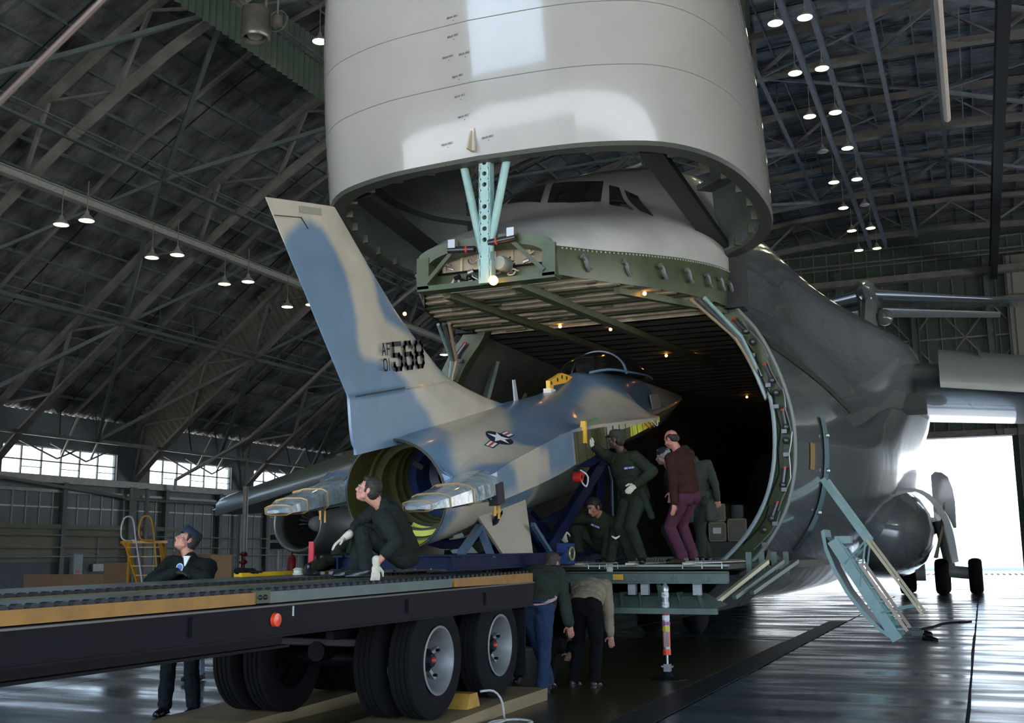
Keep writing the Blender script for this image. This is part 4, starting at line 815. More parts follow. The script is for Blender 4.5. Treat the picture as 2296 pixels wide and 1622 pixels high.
put('bay_core', MB().quadgrid([[FL(1.42, .46*math.cos(a)*t, .46*math.sin(a)*t) for a in [2*math.pi*q/20 for q in range(20)]] for t in (1, .01)], close_u=True), m_dark, ft)
for a in (.4, 2.6, -.5, -2.5, 1.5): put('ring_bracket', MB().beam(FL(.95, .40*math.cos(a), .40*math.sin(a)), FL(.95, .26*math.cos(a), .26*math.sin(a)), .05, .06), m_dark, ft)
put('rear_rim', MB().tube([FL(-.16, .587*math.cos(a), .587*math.sin(a)) for a in [2*math.pi*q/48 for q in range(48)]], .012, 6, closed=True), mat('dark sealant', (.05, .05, .045), .5), ft, smooth=True)
# shelf booms wrapped in clear film
m_film = mat('film wrapped panel', (.30, .36, .38), .12, var=.35, vscale=5, bump=.9, bscale=9, coat=1, bdist=.03, detail=4)
m_tape = mat('tan tape', (.42, .26, .10), .4)
for s_ in (1, -1):
    rows = []
    for s, x0, x1, h, t in ((.12, .60, 1.07, .05, .24), (-.15, .60, 1.07, .04, .22), (-.5, .61, 1.06, .04, .18), (-.9, .60, 1.0, .04, .13), (-1.15, .63, .93, .04, .08), (-1.25, .70, .84, .04, .03)):
        rows.append([FL(s, s_*x, h+dh) for x, dh in ((x0, -t*.4), (x0, t*.4), (x0+.06, t*.55), (lerp(x0, x1, .6), t*.6), (x1-.04, t*.45), (x1, t*.25), (x1, -t*.45), (x1-.05, -t*.6), (x0+.05, -t*.6))])
    bo = put('speed_brake_boom', MB().quadgrid([[q for q in r] for r in rows], close_u=True), m_film, ft, smooth=True, auto=40, label='rear side boom wrapped in clear film')
    mb = MB(); mb.f.append; b_end = rows[-1]; mb.poly(b_end); put('boom_tip', mb, m_film, bo)
    for s in (-.35, -.8, -1.1):
        q = min(range(len(rows)), key=lambda i: abs([.12, -.15, -.5, -.9, -1.15, -1.25][i]-s)); mb = MB(); loop = rows[q]; c = sum(loop, Vector())/len(loop)
        put('tape_band', MB().tube([c+(p-c)*1.02 for p in loop], .008, 4, closed=True), m_tape, bo)
    put('hinge_fitting', MB().hexa([FL(a, s_*b, c) for a, b, c in ((.02, .98, -.17), (.2, .98, -.17), (.2, 1.085, -.17), (.02, 1.085, -.17), (.02, .98, .05), (.2, .98, .05), (.2, 1.085, .05), (.02, 1.085, .05))]), m_dark, bo)
    for k in range(2): put('yellow_tag', MB().box(tuple(FL(.02+.1*k, s_*1.05, -.17)-Vector((.012, .01, .10+.05*k))), tuple(FL(.02+.1*k, s_*1.05, -.17)+Vector((.012, .0, .0)))), mat('orange tag', (.7, .35, .04), .5), bo)
put('open_actuator_bay', MB().ball(FL(-.02, -.86, -.03), (.16, .1, .12), 10, 6), m_dark, ft)
# ---- tail fin: outline in (s, h)
LEc = [(3.1, .64), (2.79, .72), (2.3, .84), (1.4, 1.12), (.9, 1.42), (.2, 1.95), (-.84, 2.97)]
def fin_le(h): return smooth_tab([(b, a) for a, b in LEc], h)
def fin_te(h): return smooth_tab([(.55, -.82), (.64, -.92), (1.08, -.92), (1.10, -.92), (2.97, -2.0)], h) if h < 1.1 else lerp(-.92, -2.0, (h-1.1)/1.87)
hs_ = [.52+.035*i for i in range(71)]; rows = []; NF = 44
for h in hs_:
    le, te = fin_le(h) if h > .64 else 3.1, fin_te(max(h, .6)); th = lerp(.075, .022, (h-.5)/2.5)
    if h < 1.09: th = .10
    up = []; dn = []
    for i in range(NF+1):
        t = i/NF; s = lerp(le, te, t); w = th*min(1, math.sqrt(t*6)+.02)*(1 if t < .4 else (1-(t-.4)/.6*.85)); up.append(FL(s, w, h)); dn.append(FL(s, -w, h))
    rows.append(up+dn[::-1])
mbf = MB().quadgrid(rows, close_u=True); mbf.poly(rows[-1]); fin = put('tail_fin', mbf, m_camo, ft, smooth=True, auto=40)
FB1 = [(-2.6, 2.3), (-1.86, 2.35), (-1.84, 2.5), (-1.72, 2.66), (-1.52, 2.77), (-1.33, 2.80), (-1.14, 2.74), (-.95, 2.54), (-.79, 2.29), (-.71, 2.02), (-.67, 1.84), (-.69, 1.64), (-.67, 1.53), (-.59, 1.46), (-.35, 1.42), (-.1, 1.36), (.21, 1.18), (.33, 1.0), (.61, .78), (.85, .5), (-2.6, .3)]
FB2 = [(-.66, 2.95), (-.60, 2.72), (-.4, 2.52), (-.25, 2.3), (-.23, 2.02), (-.11, 1.83), (.22, 1.73), (.5, 1.64), (.85, 1.41), (1.13, 1.17), (1.5, 1.17), (1.2, 2.2), (0, 3)]
FB3 = [(2.45, .3), (2.5, 1.0), (3.6, .9), (3.4, .3)]
def finP(p):
    s, x, h = toL(p); k = max(soft(sdist((s, h), q), .045) for q in (FB1, FB2, FB3)); return tuple(TAN.lerp(BLU, k))
paint(fin, finP)
m_line = mat('panel gap', (.02, .022, .03), .6)
def fstrip(pts, w=.012, x=.105, m_=m_line, name='panel_line', parent=None):
    return put(name, MB().tube([FL(a, x, b) for a, b in pts], w/2, 4), m_, parent or fin)
fstrip([(-.92, 1.095), (-.4, 1.10), (.1, 1.105)], .02, .085); fstrip([(.1, 1.105), (1.35, 1.12)], .006, .082, mat('pale gap', (.5, .47, .38), .6))
fstrip([(-1.93, 2.81), (-1.5, 2.82), (-1.40, 2.72)], .01, .03)
put('fin_tip_lamp', MB().hexa([FL(a, b, c) for a, b, c in ((-1.50, .026, 2.865), (-1.14, .026, 2.865), (-1.14, .032, 2.865), (-1.50, .032, 2.865), (-1.50, .026, 2.93), (-1.14, .026, 2.93), (-1.14, .032, 2.93), (-1.50, .032, 2.93))]), mat('lamp lens grey', (.28, .28, .22), .3), fin)
# stroke lettering
GL = {'5': [[(1, 1), (0, 1), (0, .55), (.7, .55), (1, .42), (1, .15), (.8, 0), (.2, 0), (0, .14), (0, .22)]], '6': [[(1, .82), (.8, 1), (.2, 1), (0, .85), (0, .15), (.2, 0), (.8, 0), (1, .15), (1, .42), (.8, .55), (.05, .55)]],
 '8': [[(.2, 0), (.8, 0), (1, .14), (1, .40), (.82, .52), (1, .62), (1, .86), (.8, 1), (.2, 1), (0, .86), (0, .62), (.18, .52), (0, .40), (0, .14), (.2, 0)], [(.18, .52), (.82, .52)]],
 'A': [[(0, 0), (.5, 1), (1, 0)], [(.2, .35), (.8, .35)]], 'F': [[(0, 0), (0, 1), (1, 1)], [(0, .52), (.75, .52)]], '0': [[(.25, 0), (.75, 0), (1, .2), (1, .8), (.75, 1), (.25, 1), (0, .8), (0, .2), (.25, 0)]], '1': [[(.5, 0), (.5, 1)]],
 'D': [[(0, 0), (0, 1), (.6, 1), (1, .75), (1, .25), (.6, 0), (0, 0)]], 'R': [[(0, 0), (0, 1), (.8, 1), (1, .8), (.8, .5), (0, .5)], [(.5, .5), (1, 0)]], 'I': [[(.5, 0), (.5, 1)]], 'N': [[(0, 0), (0, 1), (1, 0), (1, 1)]], 'H': [[(0, 0), (0, 1)], [(1, 0), (1, 1)], [(0, .5), (1, .5)]], 'O': [[(.25, 0), (.75, 0), (1, .2), (1, .8), (.75, 1), (.25, 1), (0, .8), (0, .2), (.25, 0)]],
 'L': [[(0, 1), (0, 0), (1, 0)]], 'E': [[(1, 1), (0, 1), (0, 0), (1, 0)], [(0, .5), (.8, .5)]], 'P': [[(0, 0), (0, 1), (1, 1), (1, .5), (0, .5)]], 'U': [[(0, 1), (0, 0), (1, 0), (1, 1)]], 'S': [[(1, .9), (.8, 1), (0, 1), (0, .5), (1, .5), (1, 0), (0, 0)]], ' ': []}
def glyphs(text, fn, x, y, w, h, th, gap, slant=0):
    """strokes of text as flat quads; fn maps (u, v) on the plane to a world point"""
    mb = MB()
    for ch in text:
        for st in GL[ch]:
            P = [(x+a*w, y+b*h) for a, b in st]
            for (ax, ay), (bx, by) in zip(P, P[1:]):
                L2 = math.hypot(bx-ax, by-ay); dx, dy = (bx-ax)/L2, (by-ay)/L2; e = th*.42
                q = [(ax-dx*e-dy*th/2, ay-dy*e+dx*th/2), (ax-dx*e+dy*th/2, ay-dy*e-dx*th/2), (bx+dx*e+dy*th/2, by+dy*e-dx*th/2), (bx+dx*e-dy*th/2, by+dy*e+dx*th/2)]
                mb.poly([fn(u, v) for u, v in q])
        x += w+gap
    return mb
m_ink = mat('black marking', (.012, .012, .018), .5)
def finfn(u, v): return FL(u, .079, v)
put('serial_digits', glyphs('568', finfn, -.06, 1.315, .165, .265, .052, .085), m_ink, fin, label='black number 568')
put('serial_prefix', glyphs('AF', finfn, -.30, 1.475, .072, .115, .019, .037), m_ink, fin, label='small black letters AF')
put('serial_prefix', glyphs('0', finfn, -.29, 1.315, .072, .115, .019, .03), m_ink, fin); put('serial_prefix', glyphs('1', finfn, -.21, 1.315, .07, .115, .019, .03), m_ink, fin)
put('small_stencil', glyphs('DANIEL', lambda u, v: FL(u, .108, v), .28, .70, .018, .02, .004, .008), m_ink, fin) if False else None
# stencils on the visor
m_sten = mat('stencil ink', (.05, .05, .07), .6)
def visfn(x0, z0):
    def f(u, v):
        z = z0+v+u*.10; y = interp([(6.7, 12.325), (7.0, 12.28), (7.5, 12.195), (8.0, 12.10), (8.5, 12.03)], z); return Vector((x0+u, y-.012+.0*u, z))
    return f
for x0, z0 in ((-5.97, 8.50), (-5.98, 8.25), (-6.07, 7.99), (-5.83, 7.99), (-5.95, 7.72), (-5.94, 7.46), (-5.91, 7.19), (-6.18, 6.87), (-5.59, 6.87)):
    put('drain_stencil', glyphs('DRAIN HOLE', visfn(x0, z0), 0, 0, .010, .022, .004, .006), m_sten, vz); put('drain_dot', MB().ball(visfn(x0+.09, z0-.03)(0, 0), .006, 6, 4), m_dark, vz)
put('blade_antenna', MB().extrude([(-5.73, 12.26, 7.02), (-5.735, 12.31, 6.72), (-5.735, 12.10, 6.70), (-5.73, 12.20, 6.95)], (.02, 0, 0)), mat('cream antenna', (.5, .44, .34), .5), vz); put('antenna_foot', MB().box((-5.75, 12.24, 6.72), (-5.69, 12.30, 7.03)), mat('foot cream', (.6, .56, .5), .5), vz)
# national star and bars on the upper surface
def onTop(u, v, off=.006):   # u along s, v outward
    return FL(1.18+u, .66+v, ftop(1.18+u, .66+v)+off)
def flatpatch(poly2, off, m_, name):
    c = (sum(p[0] for p in poly2)/len(poly2), sum(p[1] for p in poly2)/len(poly2)); mb = MB(); n = len(poly2)
    ring = []
    for i in range(n):
        a, b = poly2[i], poly2[(i+1) % n]
        for t in (0, .5): ring.append((lerp(a[0], b[0], t), lerp(a[1], b[1], t)))
    mb.quadgrid([[onTop(c[0]+(p[0]-c[0])*k, c[1]+(p[1]-c[1])*k, off) for p in ring] for k in (1, .66, .33, .02)], close_u=True)
    return put(name, mb, m_, fz)
navy = mat('insignia navy', (.012, .018, .05), .4); wht = mat('insignia white', (.75, .75, .72), .4); redi = mat('insignia red', (.5, .05, .05), .4)
r_ = .155
flatpatch([(-.325, -.055), (.325, -.055), (.325, .055), (-.325, .055)], .004, navy, 'insignia_bar_border')
flatpatch([(r_*math.cos(a), r_*math.sin(a)) for a in [2*math.pi*k/24 for k in range(24)]], .006, navy, 'insignia_disc')
for s_ in (-1, 1):
    flatpatch([(s_*.165, -.04), (s_*.31, -.04), (s_*.31, .04), (s_*.165, .04)], .0065, wht, 'insignia_bar'); flatpatch([(s_*.165, -.013), (s_*.31, -.013), (s_*.31, .013), (s_*.165, .013)], .009, redi, 'insignia_red_bar')
star = [(.14*(1 if k % 2 == 0 else .385)*math.cos(a), .14*(1 if k % 2 == 0 else .385)*math.sin(a)) for k, a in enumerate([math.pi+2*math.pi*k/10 for k in range(10)])]
flatpatch(star, .009, wht, 'insignia_star')
# ventral fins, canopy, antenna and lifting bracket
for s_ in (1, -1):
    pl = [(.62, .50, -.33), (2.08, .50, -.40), (1.97, .585, -1.10), (1.14, .585, -.95)]
    v = MB().extrude([FL(a, s_*b, c) for a, b, c in pl], (s_*.035, 0, 0))
    vf = put('ventral_fin', v, mat('ventral tan', tuple(TAN*.95), .35, var=.12), ft)
CAN = [(5.75, .22, .90, .06), (6.1, .38, .92, .20), (6.6, .45, .88, .30), (7.1, .46, .82, .38), (7.7, .44, .76, .40), (8.3, .40, .70, .34), (8.9, .34, .62, .22), (9.5, .22, .52, .06)]
rows = [[FL(s, w*math.cos(a), h0+t*math.sin(a)) for a in [math.pi*k/16 for k in range(17)]] for s, w, h0, t in [(s, *[smooth_tab([(q[0], q[j]) for q in CAN], s) for j in (1, 2, 3)]) for s in [5.75+.125*i for i in range(31)]]]
m_canopy = mat('smoked canopy glass', (.015, .015, .015), .05, alpha=.72)
put('canopy_glass', MB().quadgrid(rows), m_canopy, ft, smooth=True, auto=None)
rows = [[FL(7.02+ds, (.465+e)*math.cos(a), .80+(.395+e)*math.sin(a)) for ds, e in ((-.03, 0), (-.03, .02), (.03, .02), (.03, 0))] for a in [math.pi*k/24 for k in range(25)]]
put('canopy_bow', MB().quadgrid(rows, close_u=True), mat('bow blue', tuple(BLU*1.15), .35), ft)
put('canopy_sill', MB().tube([FL(s, smooth_tab([(q[0], q[1]) for q in CAN], s)+.01, smooth_tab([(q[0], q[2]) for q in CAN], s)+.005) for s in [5.8+.2*i for i in range(18)]], .02, 6), mat('bow blue', tuple(BLU), .35), ft, smooth=True)
put('seat_headrest', MB().box(tuple(FL(6.3, -.15, .8)), tuple(FL(6.5, .15, 1.12))), m_dark, ft)
br = put('lifting_bracket', MB().extrude([FL(a, -.03, c) for a, c in ((4.60, .72), (4.74, .72), (4.76, .80), (5.50, .80), (5.52, .70), (5.68, .70), (5.66, .86), (5.38, .92), (5.15, .96), (4.92, .92), (4.62, .88))], (.06, 0, 0)), mat('lifting yellow', (.85, .45, .03), .4), ft, label='yellow lifting bracket with holes')
for a, c, r in ((4.68, .84, .03), (4.95, .87, .032), (5.15, .90, .032), (5.35, .87, .032), (5.6, .80, .03)): put('bracket_hole', MB().ball(FL(a, .031, c), (.006, r, r), 12, 8), m_dark, br)
put('bracket_pad', MB().box(tuple(FL(4.55, -.06, .70)), tuple(FL(4.75, .06, .735))), mat('white pad', (.7, .62, .5), .6), ft)
put('blade_antenna', MB().hexa([FL(a, b, c) for a, b, c in ((3.30, -.01, .68), (3.42, -.01, .68), (3.42, .01, .68), (3.30, .01, .68), (3.30, -.008, .98), (3.38, -.008, .98), (3.38, .008, .98), (3.30, .008, .98))]), mat('antenna grey', (.32, .35, .36), .4), ft)
# wing joint bays on the flank
mb = MB(); bay = put('wing_joint_bay', MB().hexa([FL(a, b, c) for a, b, c in ((2.52, .95, -.10), (6.6, .95, .02), (6.6, 1.085, .02), (2.52, 1.085, -.10), (2.52, .95, .31), (6.6, .95, .10), (6.6, 1.085, .10), (2.52, 1.085, .31))]), m_chromd, ft)
for k in range(14): s = 2.6+k*.29; hh0, hh1 = -.09+.03*k*.29, .30-.053*k*.29; put('bay_rib', MB().hexa([FL(a, b, c) for a, b, c in ((s, 1.0, hh0), (s+.03, 1.0, hh0), (s+.03, 1.10, hh0), (s, 1.10, hh0), (s, 1.0, hh1), (s+.03, 1.0, hh1), (s+.03, 1.10, hh1), (s, 1.10, hh1))]), m_chrom if k > 7 else m_chromd, bay)
put('bay_panel', MB().hexa([FL(a, b, c) for a, b, c in ((5.0, 1.09, -.02), (6.5, 1.09, .03), (6.5, 1.10, .03), (5.0, 1.10, -.02), (5.0, 1.09, .17), (6.5, 1.09, .11), (6.5, 1.10, .11), (5.0, 1.10, .17))]), m_chrom, bay)
for k in range(3): put('bay_wire', MB().tube(curve_pts([FL(5.6+.2*k, 1.11, .1), FL(5.75+.2*k, 1.15, .0), FL(5.9+.2*k, 1.12, .07)], 10), .008, 5), (m_red, m_chrome, wht)[k], bay, smooth=True)
put('pitot_cover', MB().tube([FL(12.3, 0, .02), FL(12.9, 0, -.0)], .02, 6), m_dark, ft)
put('nose_door', MB().hexa([FL(a, b, c) for a, b, c in ((8.3, .50, .05), (9.1, .45, .04), (9.1, .46, .04), (8.3, .51, .05), (8.3, .47, .35), (9.1, .40, .32), (9.1, .41, .32), (8.3, .48, .35))]), mat('door tan', tuple(TAN*.9), .4), ft)
put('drain_strip', MB().tube([FL(3.45, .93, ftop(3.45, .93)+.012), FL(4.15, .86, ftop(4.15, .86)+.012)], .012, 4), mat('green strip', (.05, .3, .12), .5), ft)
put('strap_line', MB().tube([FL(1.1+.1*math.sin(a), .64*math.cos(a), -.14+.56*math.sin(a)) for a in [-math.pi*k/24 for k in range(1, 13)]], .008, 4), m_tape, ft)
# ================================================================ transport cradle
cr_ = root('transport_cradle', 'blue steel transport cradle with struts under the fighter fuselage', 'cradle', (-5.62, 12.4, 1.4))
B = m_bluef
put('cradle_rail', MB().ibeam((-4.95, 10.1, 1.47), (-4.95, 16.4, 1.50), .12, .14, .02), B, cr_); put('cradle_rail', MB().ibeam((-6.3, 10.1, 1.47), (-6.3, 16.4, 1.50), .12, .14, .02), B, cr_)
for y in (10.2, 11.0, 12.4, 13.8, 15.2): put('cross_member', MB().ibeam((-6.3, y, 1.48), (-4.95, y, 1.48), .1, .12, .02), B, cr_)
for a, b, m_, w in (((-5.30, 13.5, 1.5), (-4.80, 14.5, 2.80), B, .13), ((-5.10, 14.9, 1.5), (-4.80, 14.55, 2.8), B, .12), ((-5.4, 13.9, 1.5), (-5.4, 12.7, 2.2), B, .08), ((-5.4, 12.0, 1.5), (-5.4, 13.3, 2.15), B, .08), ((-6.3, 12.2, 1.55), (-6.5, 14.4, 2.75), B, .13), ((-4.95, 10.3, 1.55), (-5.1, 11.1, 1.85), m_bluel, .07), ((-4.95, 11.1, 1.5), (-5.1, 11.1, 1.85), m_bluel, .07), ((-6.3, 10.3, 1.5), (-6.0, 11.1, 1.8), m_bluel, .07), ((-4.95, 12.9, 1.55), (-4.95, 12.3, 1.9), m_bluel, .05), ((-6.3, 13.6, 1.5), (-4.95, 14.9, 2.4), B, .09), ((-4.95, 13.6, 1.5), (-6.3, 14.9, 2.4), B, .09)):
    put('cradle_strut', MB().beam(a, b, w, w), m_, cr_)
put('saddle', MB().quadgrid([[FL(s, .72*math.cos(a), -.12+r*math.sin(a)) for a in [math.pi*(1.15+.7*k/12) for k in range(13)]] for s, r in ((1.0, .60), (1.0, .70), (1.12, .70), (1.12, .60))]), B, cr_)
put('pad_block', MB().box((-5.1, 14.4, 2.75), (-4.62, 14.7, 2.93)), mat('pad blue', (.02, .05, .17), .4), cr_)
put('lug_plate', MB().box((-4.99, 13.2, 1.42), (-4.85, 13.5, 1.68)), mat('pad blue', (.02, .05, .17), .4), cr_)
put('tie_ring', MB().tube([(-4.80, 13.25+.09*math.cos(a), 1.55+.08*math.sin(a)) for a in [2*math.pi*k/16 for k in range(16)]], .013, 6, closed=True), mat('brass ring', (.5, .45, .12), .35, metal=.4), cr_, smooth=True)
put('lever_bar', MB().tube([(-4.7, 14.5, 2.75), (-4.68, 14.6, 2.55), (-4.68, 14.6, 1.6)], .018, 6), m_bluel, cr_)
put('chain_hook', MB().tube(curve_pts([(-4.5, 14.3, 2.65), (-4.47, 14.3, 2.55), (-4.5, 14.3, 2.45), (-4.53, 14.3, 2.55), (-4.5, 14.3, 2.64)], 14), .012, 6), mat('brass ring', (.5, .45, .12), .35), cr_, smooth=True)
put('release_handle', MB().hexa([(-4.6, 13.0, 2.92), (-4.5, 13.0, 2.92), (-4.5, 13.06, 2.92), (-4.6, 13.06, 2.92), (-4.56, 13.0, 3.2), (-4.5, 13.0, 3.2), (-4.5, 13.06, 3.2), (-4.56, 13.06, 3.2)]), mat('lifting yellow', (.85, .45, .03), .4), cr_)
put('red_pulley', MB().lathe([(.03, -.05), (.07, -.05), (.07, .05), (.03, .05)], o=FL(2.75, 1.0, -.28), ax=(1, 0, 0), n=14), m_red, cr_); put('sling_loop', MB().tube(curve_pts([FL(2.8, 1.02, -.2), FL(2.95, 1.06, -.3), FL(2.85, 1.06, -.42), FL(2.7, 1.04, -.3)], 12), .01, 5), wht, cr_, smooth=True)
# ================================================================ FLATBED TRAILER
m_tgreen = mat('roller channel green', (.085, .125, .115), .4, var=.25, vscale=5); m_tyel = mat('worn orange yellow', (.33, .155, .018), .45, var=.3, vscale=5); m_tblk = mat('trailer black', (.005, .0045, .0085), .6, var=.3, vscale=3, spec=.2)
m_roll = mat('dark roller', (.012, .012, .013), .5, metal=.2)
TX0, TX1, TY0, TY1 = -7.0, -4.55, 1.2, 11.28
def dz(y): return 1.305+(y-4.2)*.0072
tl = root('flatbed_trailer', 'long black flatbed trailer with green and orange roller channels beside the ramp', 'trailer', (-5.78, 9.7, 0))
rails = [-4.60, -5.84]
for x, x2 in ((-4.60, -5.26), (-5.84, -6.96)):
    z0, z1 = dz(TY0), dz(TY1); put('roller_channel', MB().hexa([(x2, TY0, z0-.012), (x-.028, TY0, z0-.012), (x-.028, TY1, z1-.012), (x2, TY1, z1-.012), (x2, TY0, z0), (x-.028, TY0, z0), (x-.028, TY1, z1), (x2, TY1, z1)]), m_tgreen, tl)
    put('channel_edge', MB().hexa([(x+.03, TY0, z0-.05), (x+.045, TY0, z0-.05), (x+.045, TY1, z1-.05), (x+.03, TY1, z1-.05), (x+.03, TY0, z0-.014), (x+.045, TY0, z0-.014), (x+.045, TY1, z1-.014), (x+.03, TY1, z1-.014)]), mat('yellowed edge', (.16, .14, .05), .5), tl)
me_r = None
for i, x in enumerate(rails):
    y = TY0+.1
    while y < TY1-.05:
        if me_r is None:
            ob = put('roller', MB().tube([(-.028, 0, 0), (.022, 0, 0)], .034, 12), m_roll, None); me_r = ob.data
            for p_ in me_r.polygons: p_.use_smooth = False
            bpy.data.objects.remove(ob)
        ob = bpy.data.objects.new('roller', me_r); COL.objects.link(ob); ob.parent = tl; ob.location = Vector((x, y, dz(y)-.019))-tl.location; y += .10
put('top_plate', MB().hexa([(TX0, TY0, dz(TY0)-.09), (TX1-.02, TY0, dz(TY0)-.09), (TX1-.02, TY1, dz(TY1)-.09), (TX0, TY1, dz(TY1)-.09), (TX0, TY0, dz(TY0)-.06), (TX1-.02, TY0, dz(TY0)-.06), (TX1-.02, TY1, dz(TY1)-.06), (TX0, TY1, dz(TY1)-.06)]), m_tblk, tl)
for y0, y1, m_ in ((TY0, 6.27, m_tyel), (6.42, 9.28, m_tgreen), (9.33, TY1, m_tyel)):
    put('side_panel', MB().hexa([(TX1-.02, y0, dz(y0)-.09), (TX1+.005, y0, dz(y0)-.09), (TX1+.005, y1, dz(y1)-.09-(.02 if y0 > 9 else 0)), (TX1-.02, y1, dz(y1)-.09-(.02 if y0 > 9 else 0)), (TX1-.02, y0, dz(y0)-.012), (TX1+.005, y0, dz(y0)-.012), (TX1+.005, y1, dz(y1)-.012), (TX1-.02, y1, dz(y1)-.012)]), m_, tl)
put('rear_deck', MB().box((-6.96, TY1, 1.20), (-5.16, 13.3, 1.325)), m_tblk, tl); put('rear_deck_plate', MB().box((-6.96, TY1, 1.325), (-5.18, 13.3, 1.34)), m_tgreen, tl); put('rear_side_panel', MB().box((-5.165, TY1, 1.24), (-5.14, 13.3, 1.345)), m_tyel, tl)
for k in range(19): ob = bpy.data.objects.new('roller', me_r); COL.objects.link(ob); ob.parent = tl; ob.location = Vector((-5.15, TY1+.08+k*.1, 1.34))-tl.location
put('rear_beam', MB().box((-6.6, TY1, 1.0), (-5.4, 13.2, 1.2)), m_tblk, tl)
put('latch_block', MB().box((TX1-.04, 6.27, dz(6.3)-.085), (TX1+.015, 6.42, dz(6.3)-.0)), mat('greasy olive', (.06, .065, .035), .5), tl)
for y in (6.30, 6.36): put('latch_bolt', MB().ball((TX1+.018, y, dz(6.3)-.045), .018, 8, 5), m_roll, tl)
put('side_rail', MB().hexa([(TX1-.06, TY0, 1.015), (TX1-.0, TY0, 1.015), (TX1-.0, TY1, 1.0), (TX1-.06, TY1, 1.0), (TX1-.06, TY0, dz(TY0)-.095), (TX1-.0, TY0, dz(TY0)-.095), (TX1-.0, TY1, dz(TY1)-.10), (TX1-.06, TY1, dz(TY1)-.10)]), m_tblk, tl)
put('side_rail_lip', MB().beam((TX1+.01, TY0, dz(TY0)-.105), (TX1+.01, TY1, dz(TY1)-.112), .03, .012), mat('scuffed lip', (.10, .09, .07), .4), tl)
put('side_rail_foot', MB().beam((TX1-.03, TY0, 1.01), (TX1-.03, TY1, 1.0), .09, .015), m_tblk, tl)
put('side_rail', MB().box((TX0, TY0, 1.015), (TX0+.06, TY1, 1.22)), m_tblk, tl)
for x in (-4.98, -6.5):
    put('main_beam', MB().ibeam((x, TY0, 1.03), (x, 7.2, 1.03), .16, .30, .02), m_tblk, tl); put('main_beam', MB().ibeam((x, 7.2, 1.08), (x, TY1, 1.08), .16, .2, .02), m_tblk, tl)
for y in [TY0+.6*k for k in range(20)]: put('cross_bearer', MB().box((TX0+.06, y, 1.08), (TX1-.06, y+.06, 1.20)), m_tblk, tl)
for y in (3.4, 5.6, 8.4, 10.0): put('stake_pocket', MB().box((TX1+.0, y, 1.06), (TX1+.025, y+.09, 1.18)), m_tblk, tl)
rf = put('side_reflector', MB().lathe([(.001, .03), (.045, .026), (.05, .0)], o=(TX1, 6.50, 1.115), ax=(1, 0, 0), n=20), mat('red reflector', (.85, .07, .02), .25), tl, smooth=True, label='round orange red reflector'); put('paint_chip', MB().box((TX1+.001, 6.71, 1.13), (TX1+.006, 6.725, 1.20)), mat('chipped white', (.5, .55, .55), .5), tl)
# wheels
m_rim = mat('pale wheel rim', (.24, .245, .25), .5, metal=.25, var=.2, vscale=8)
def tyre_prof(w, R0=.51, Ri=.29): return [(Ri, -w*.36), (Ri+.02, -w*.45), (R0-.12, -w*.52), (R0-.04, -w*.47), (R0, -w*.36), (R0, -w*.2), (R0-.012, -w*.19), (R0-.012, -w*.15), (R0, -w*.14), (R0, -w*.02), (R0-.012, -w*.01), (R0-.012, w*.03), (R0, w*.04), (R0, w*.16), (R0-.012, w*.17), (R0-.012, w*.21), (R0, w*.22), (R0, w*.36), (R0-.04, w*.47), (R0-.12, w*.52), (Ri+.02, w*.45), (Ri, w*.36)]
for ax_, (wy, wz) in enumerate(((9.06, .615), (10.43, .645))):
    put('axle', MB().tube([(TX0+.3, wy, wz), (TX1-.3, wy, wz)], .075, 10), m_tblk, tl, smooth=True)
    for xo, outer_ in ((TX1-.15, 1), (TX1-.50, 0), (TX0+.44, 1), (TX0+.78, 0)):
        sgn = 1 if xo > -5.8 else -1
        ty = put('tyre', MB().lathe(tyre_prof(.27), o=(xo, wy, wz), ax=(sgn, 0, 0), n=48), m_rubber, tl, smooth=True, auto=35)
        if outer_:
            rm = put('wheel_rim', MB().lathe([(.29, .12), (.305, .135), (.285, .14), (.265, .11), (.25, .03), (.22, -.08), (.12, -.12), (.11, -.08)], o=(xo, wy, wz), ax=(sgn, 0, 0), n=40), m_rim, ty, smooth=True, auto=45)
            hb = put('hub', MB().lathe([(.16, -.12), (.16, -.08), (.11, -.07), (.10, .02), (.075, .04), (.06, .07), (.001, .075)], o=(xo, wy, wz), ax=(sgn, 0, 0), n=20), m_tblk, ty, smooth=True, auto=40)
            for k in range(5):
                a = 2*math.pi*k/5+.4; put('rim_clamp', MB().beam((xo-sgn*.02, wy+.13*math.cos(a), wz+.13*math.sin(a)), (xo+sgn*.0, wy+.235*math.cos(a), wz+.235*math.sin(a)), .05, .03), m_rim, ty)
                put('wheel_nut', MB().tube([(xo-sgn*.03, wy+.19*math.cos(a), wz+.19*math.sin(a)), (xo+sgn*.05, wy+.19*math.cos(a), wz+.19*math.sin(a))], .014, 6), m_tblk, ty)
            put('hub_cap', MB().ball((xo+sgn*.07, wy, wz), .03, 8, 5), m_red, ty)
for x in (TX1-.75, TX0+.75): put('leaf_spring', MB().beam((x, 8.4, .86), (x, 11.1, .88), .08, .07), m_tblk, tl); put('hanger', MB().box((x-.06, 9.65, .7), (x+.06, 9.85, 1.1)), m_tblk, tl)
put('brake_chamber', MB().tube([(-5.6, 8.85, .7), (-5.6, 8.65, .7)], .09, 12), m_tblk, tl, smooth=True); put('air_pipe', MB().tube([(-6.4, 8.7, .78), (-5.0, 8.7, .78)], .035, 8), mat('dull pipe', (.08, .08, .09), .4), tl, smooth=True)
put('mud_flap', MB().box((TX1-.62, 11.1, .28), (TX1-.02, 11.12, 1.0)), m_rubber, tl); put('mud_flap', MB().box((TX0+.02, 11.22, .28), (TX0+.62, 11.24, 1.0)), m_rubber, tl)
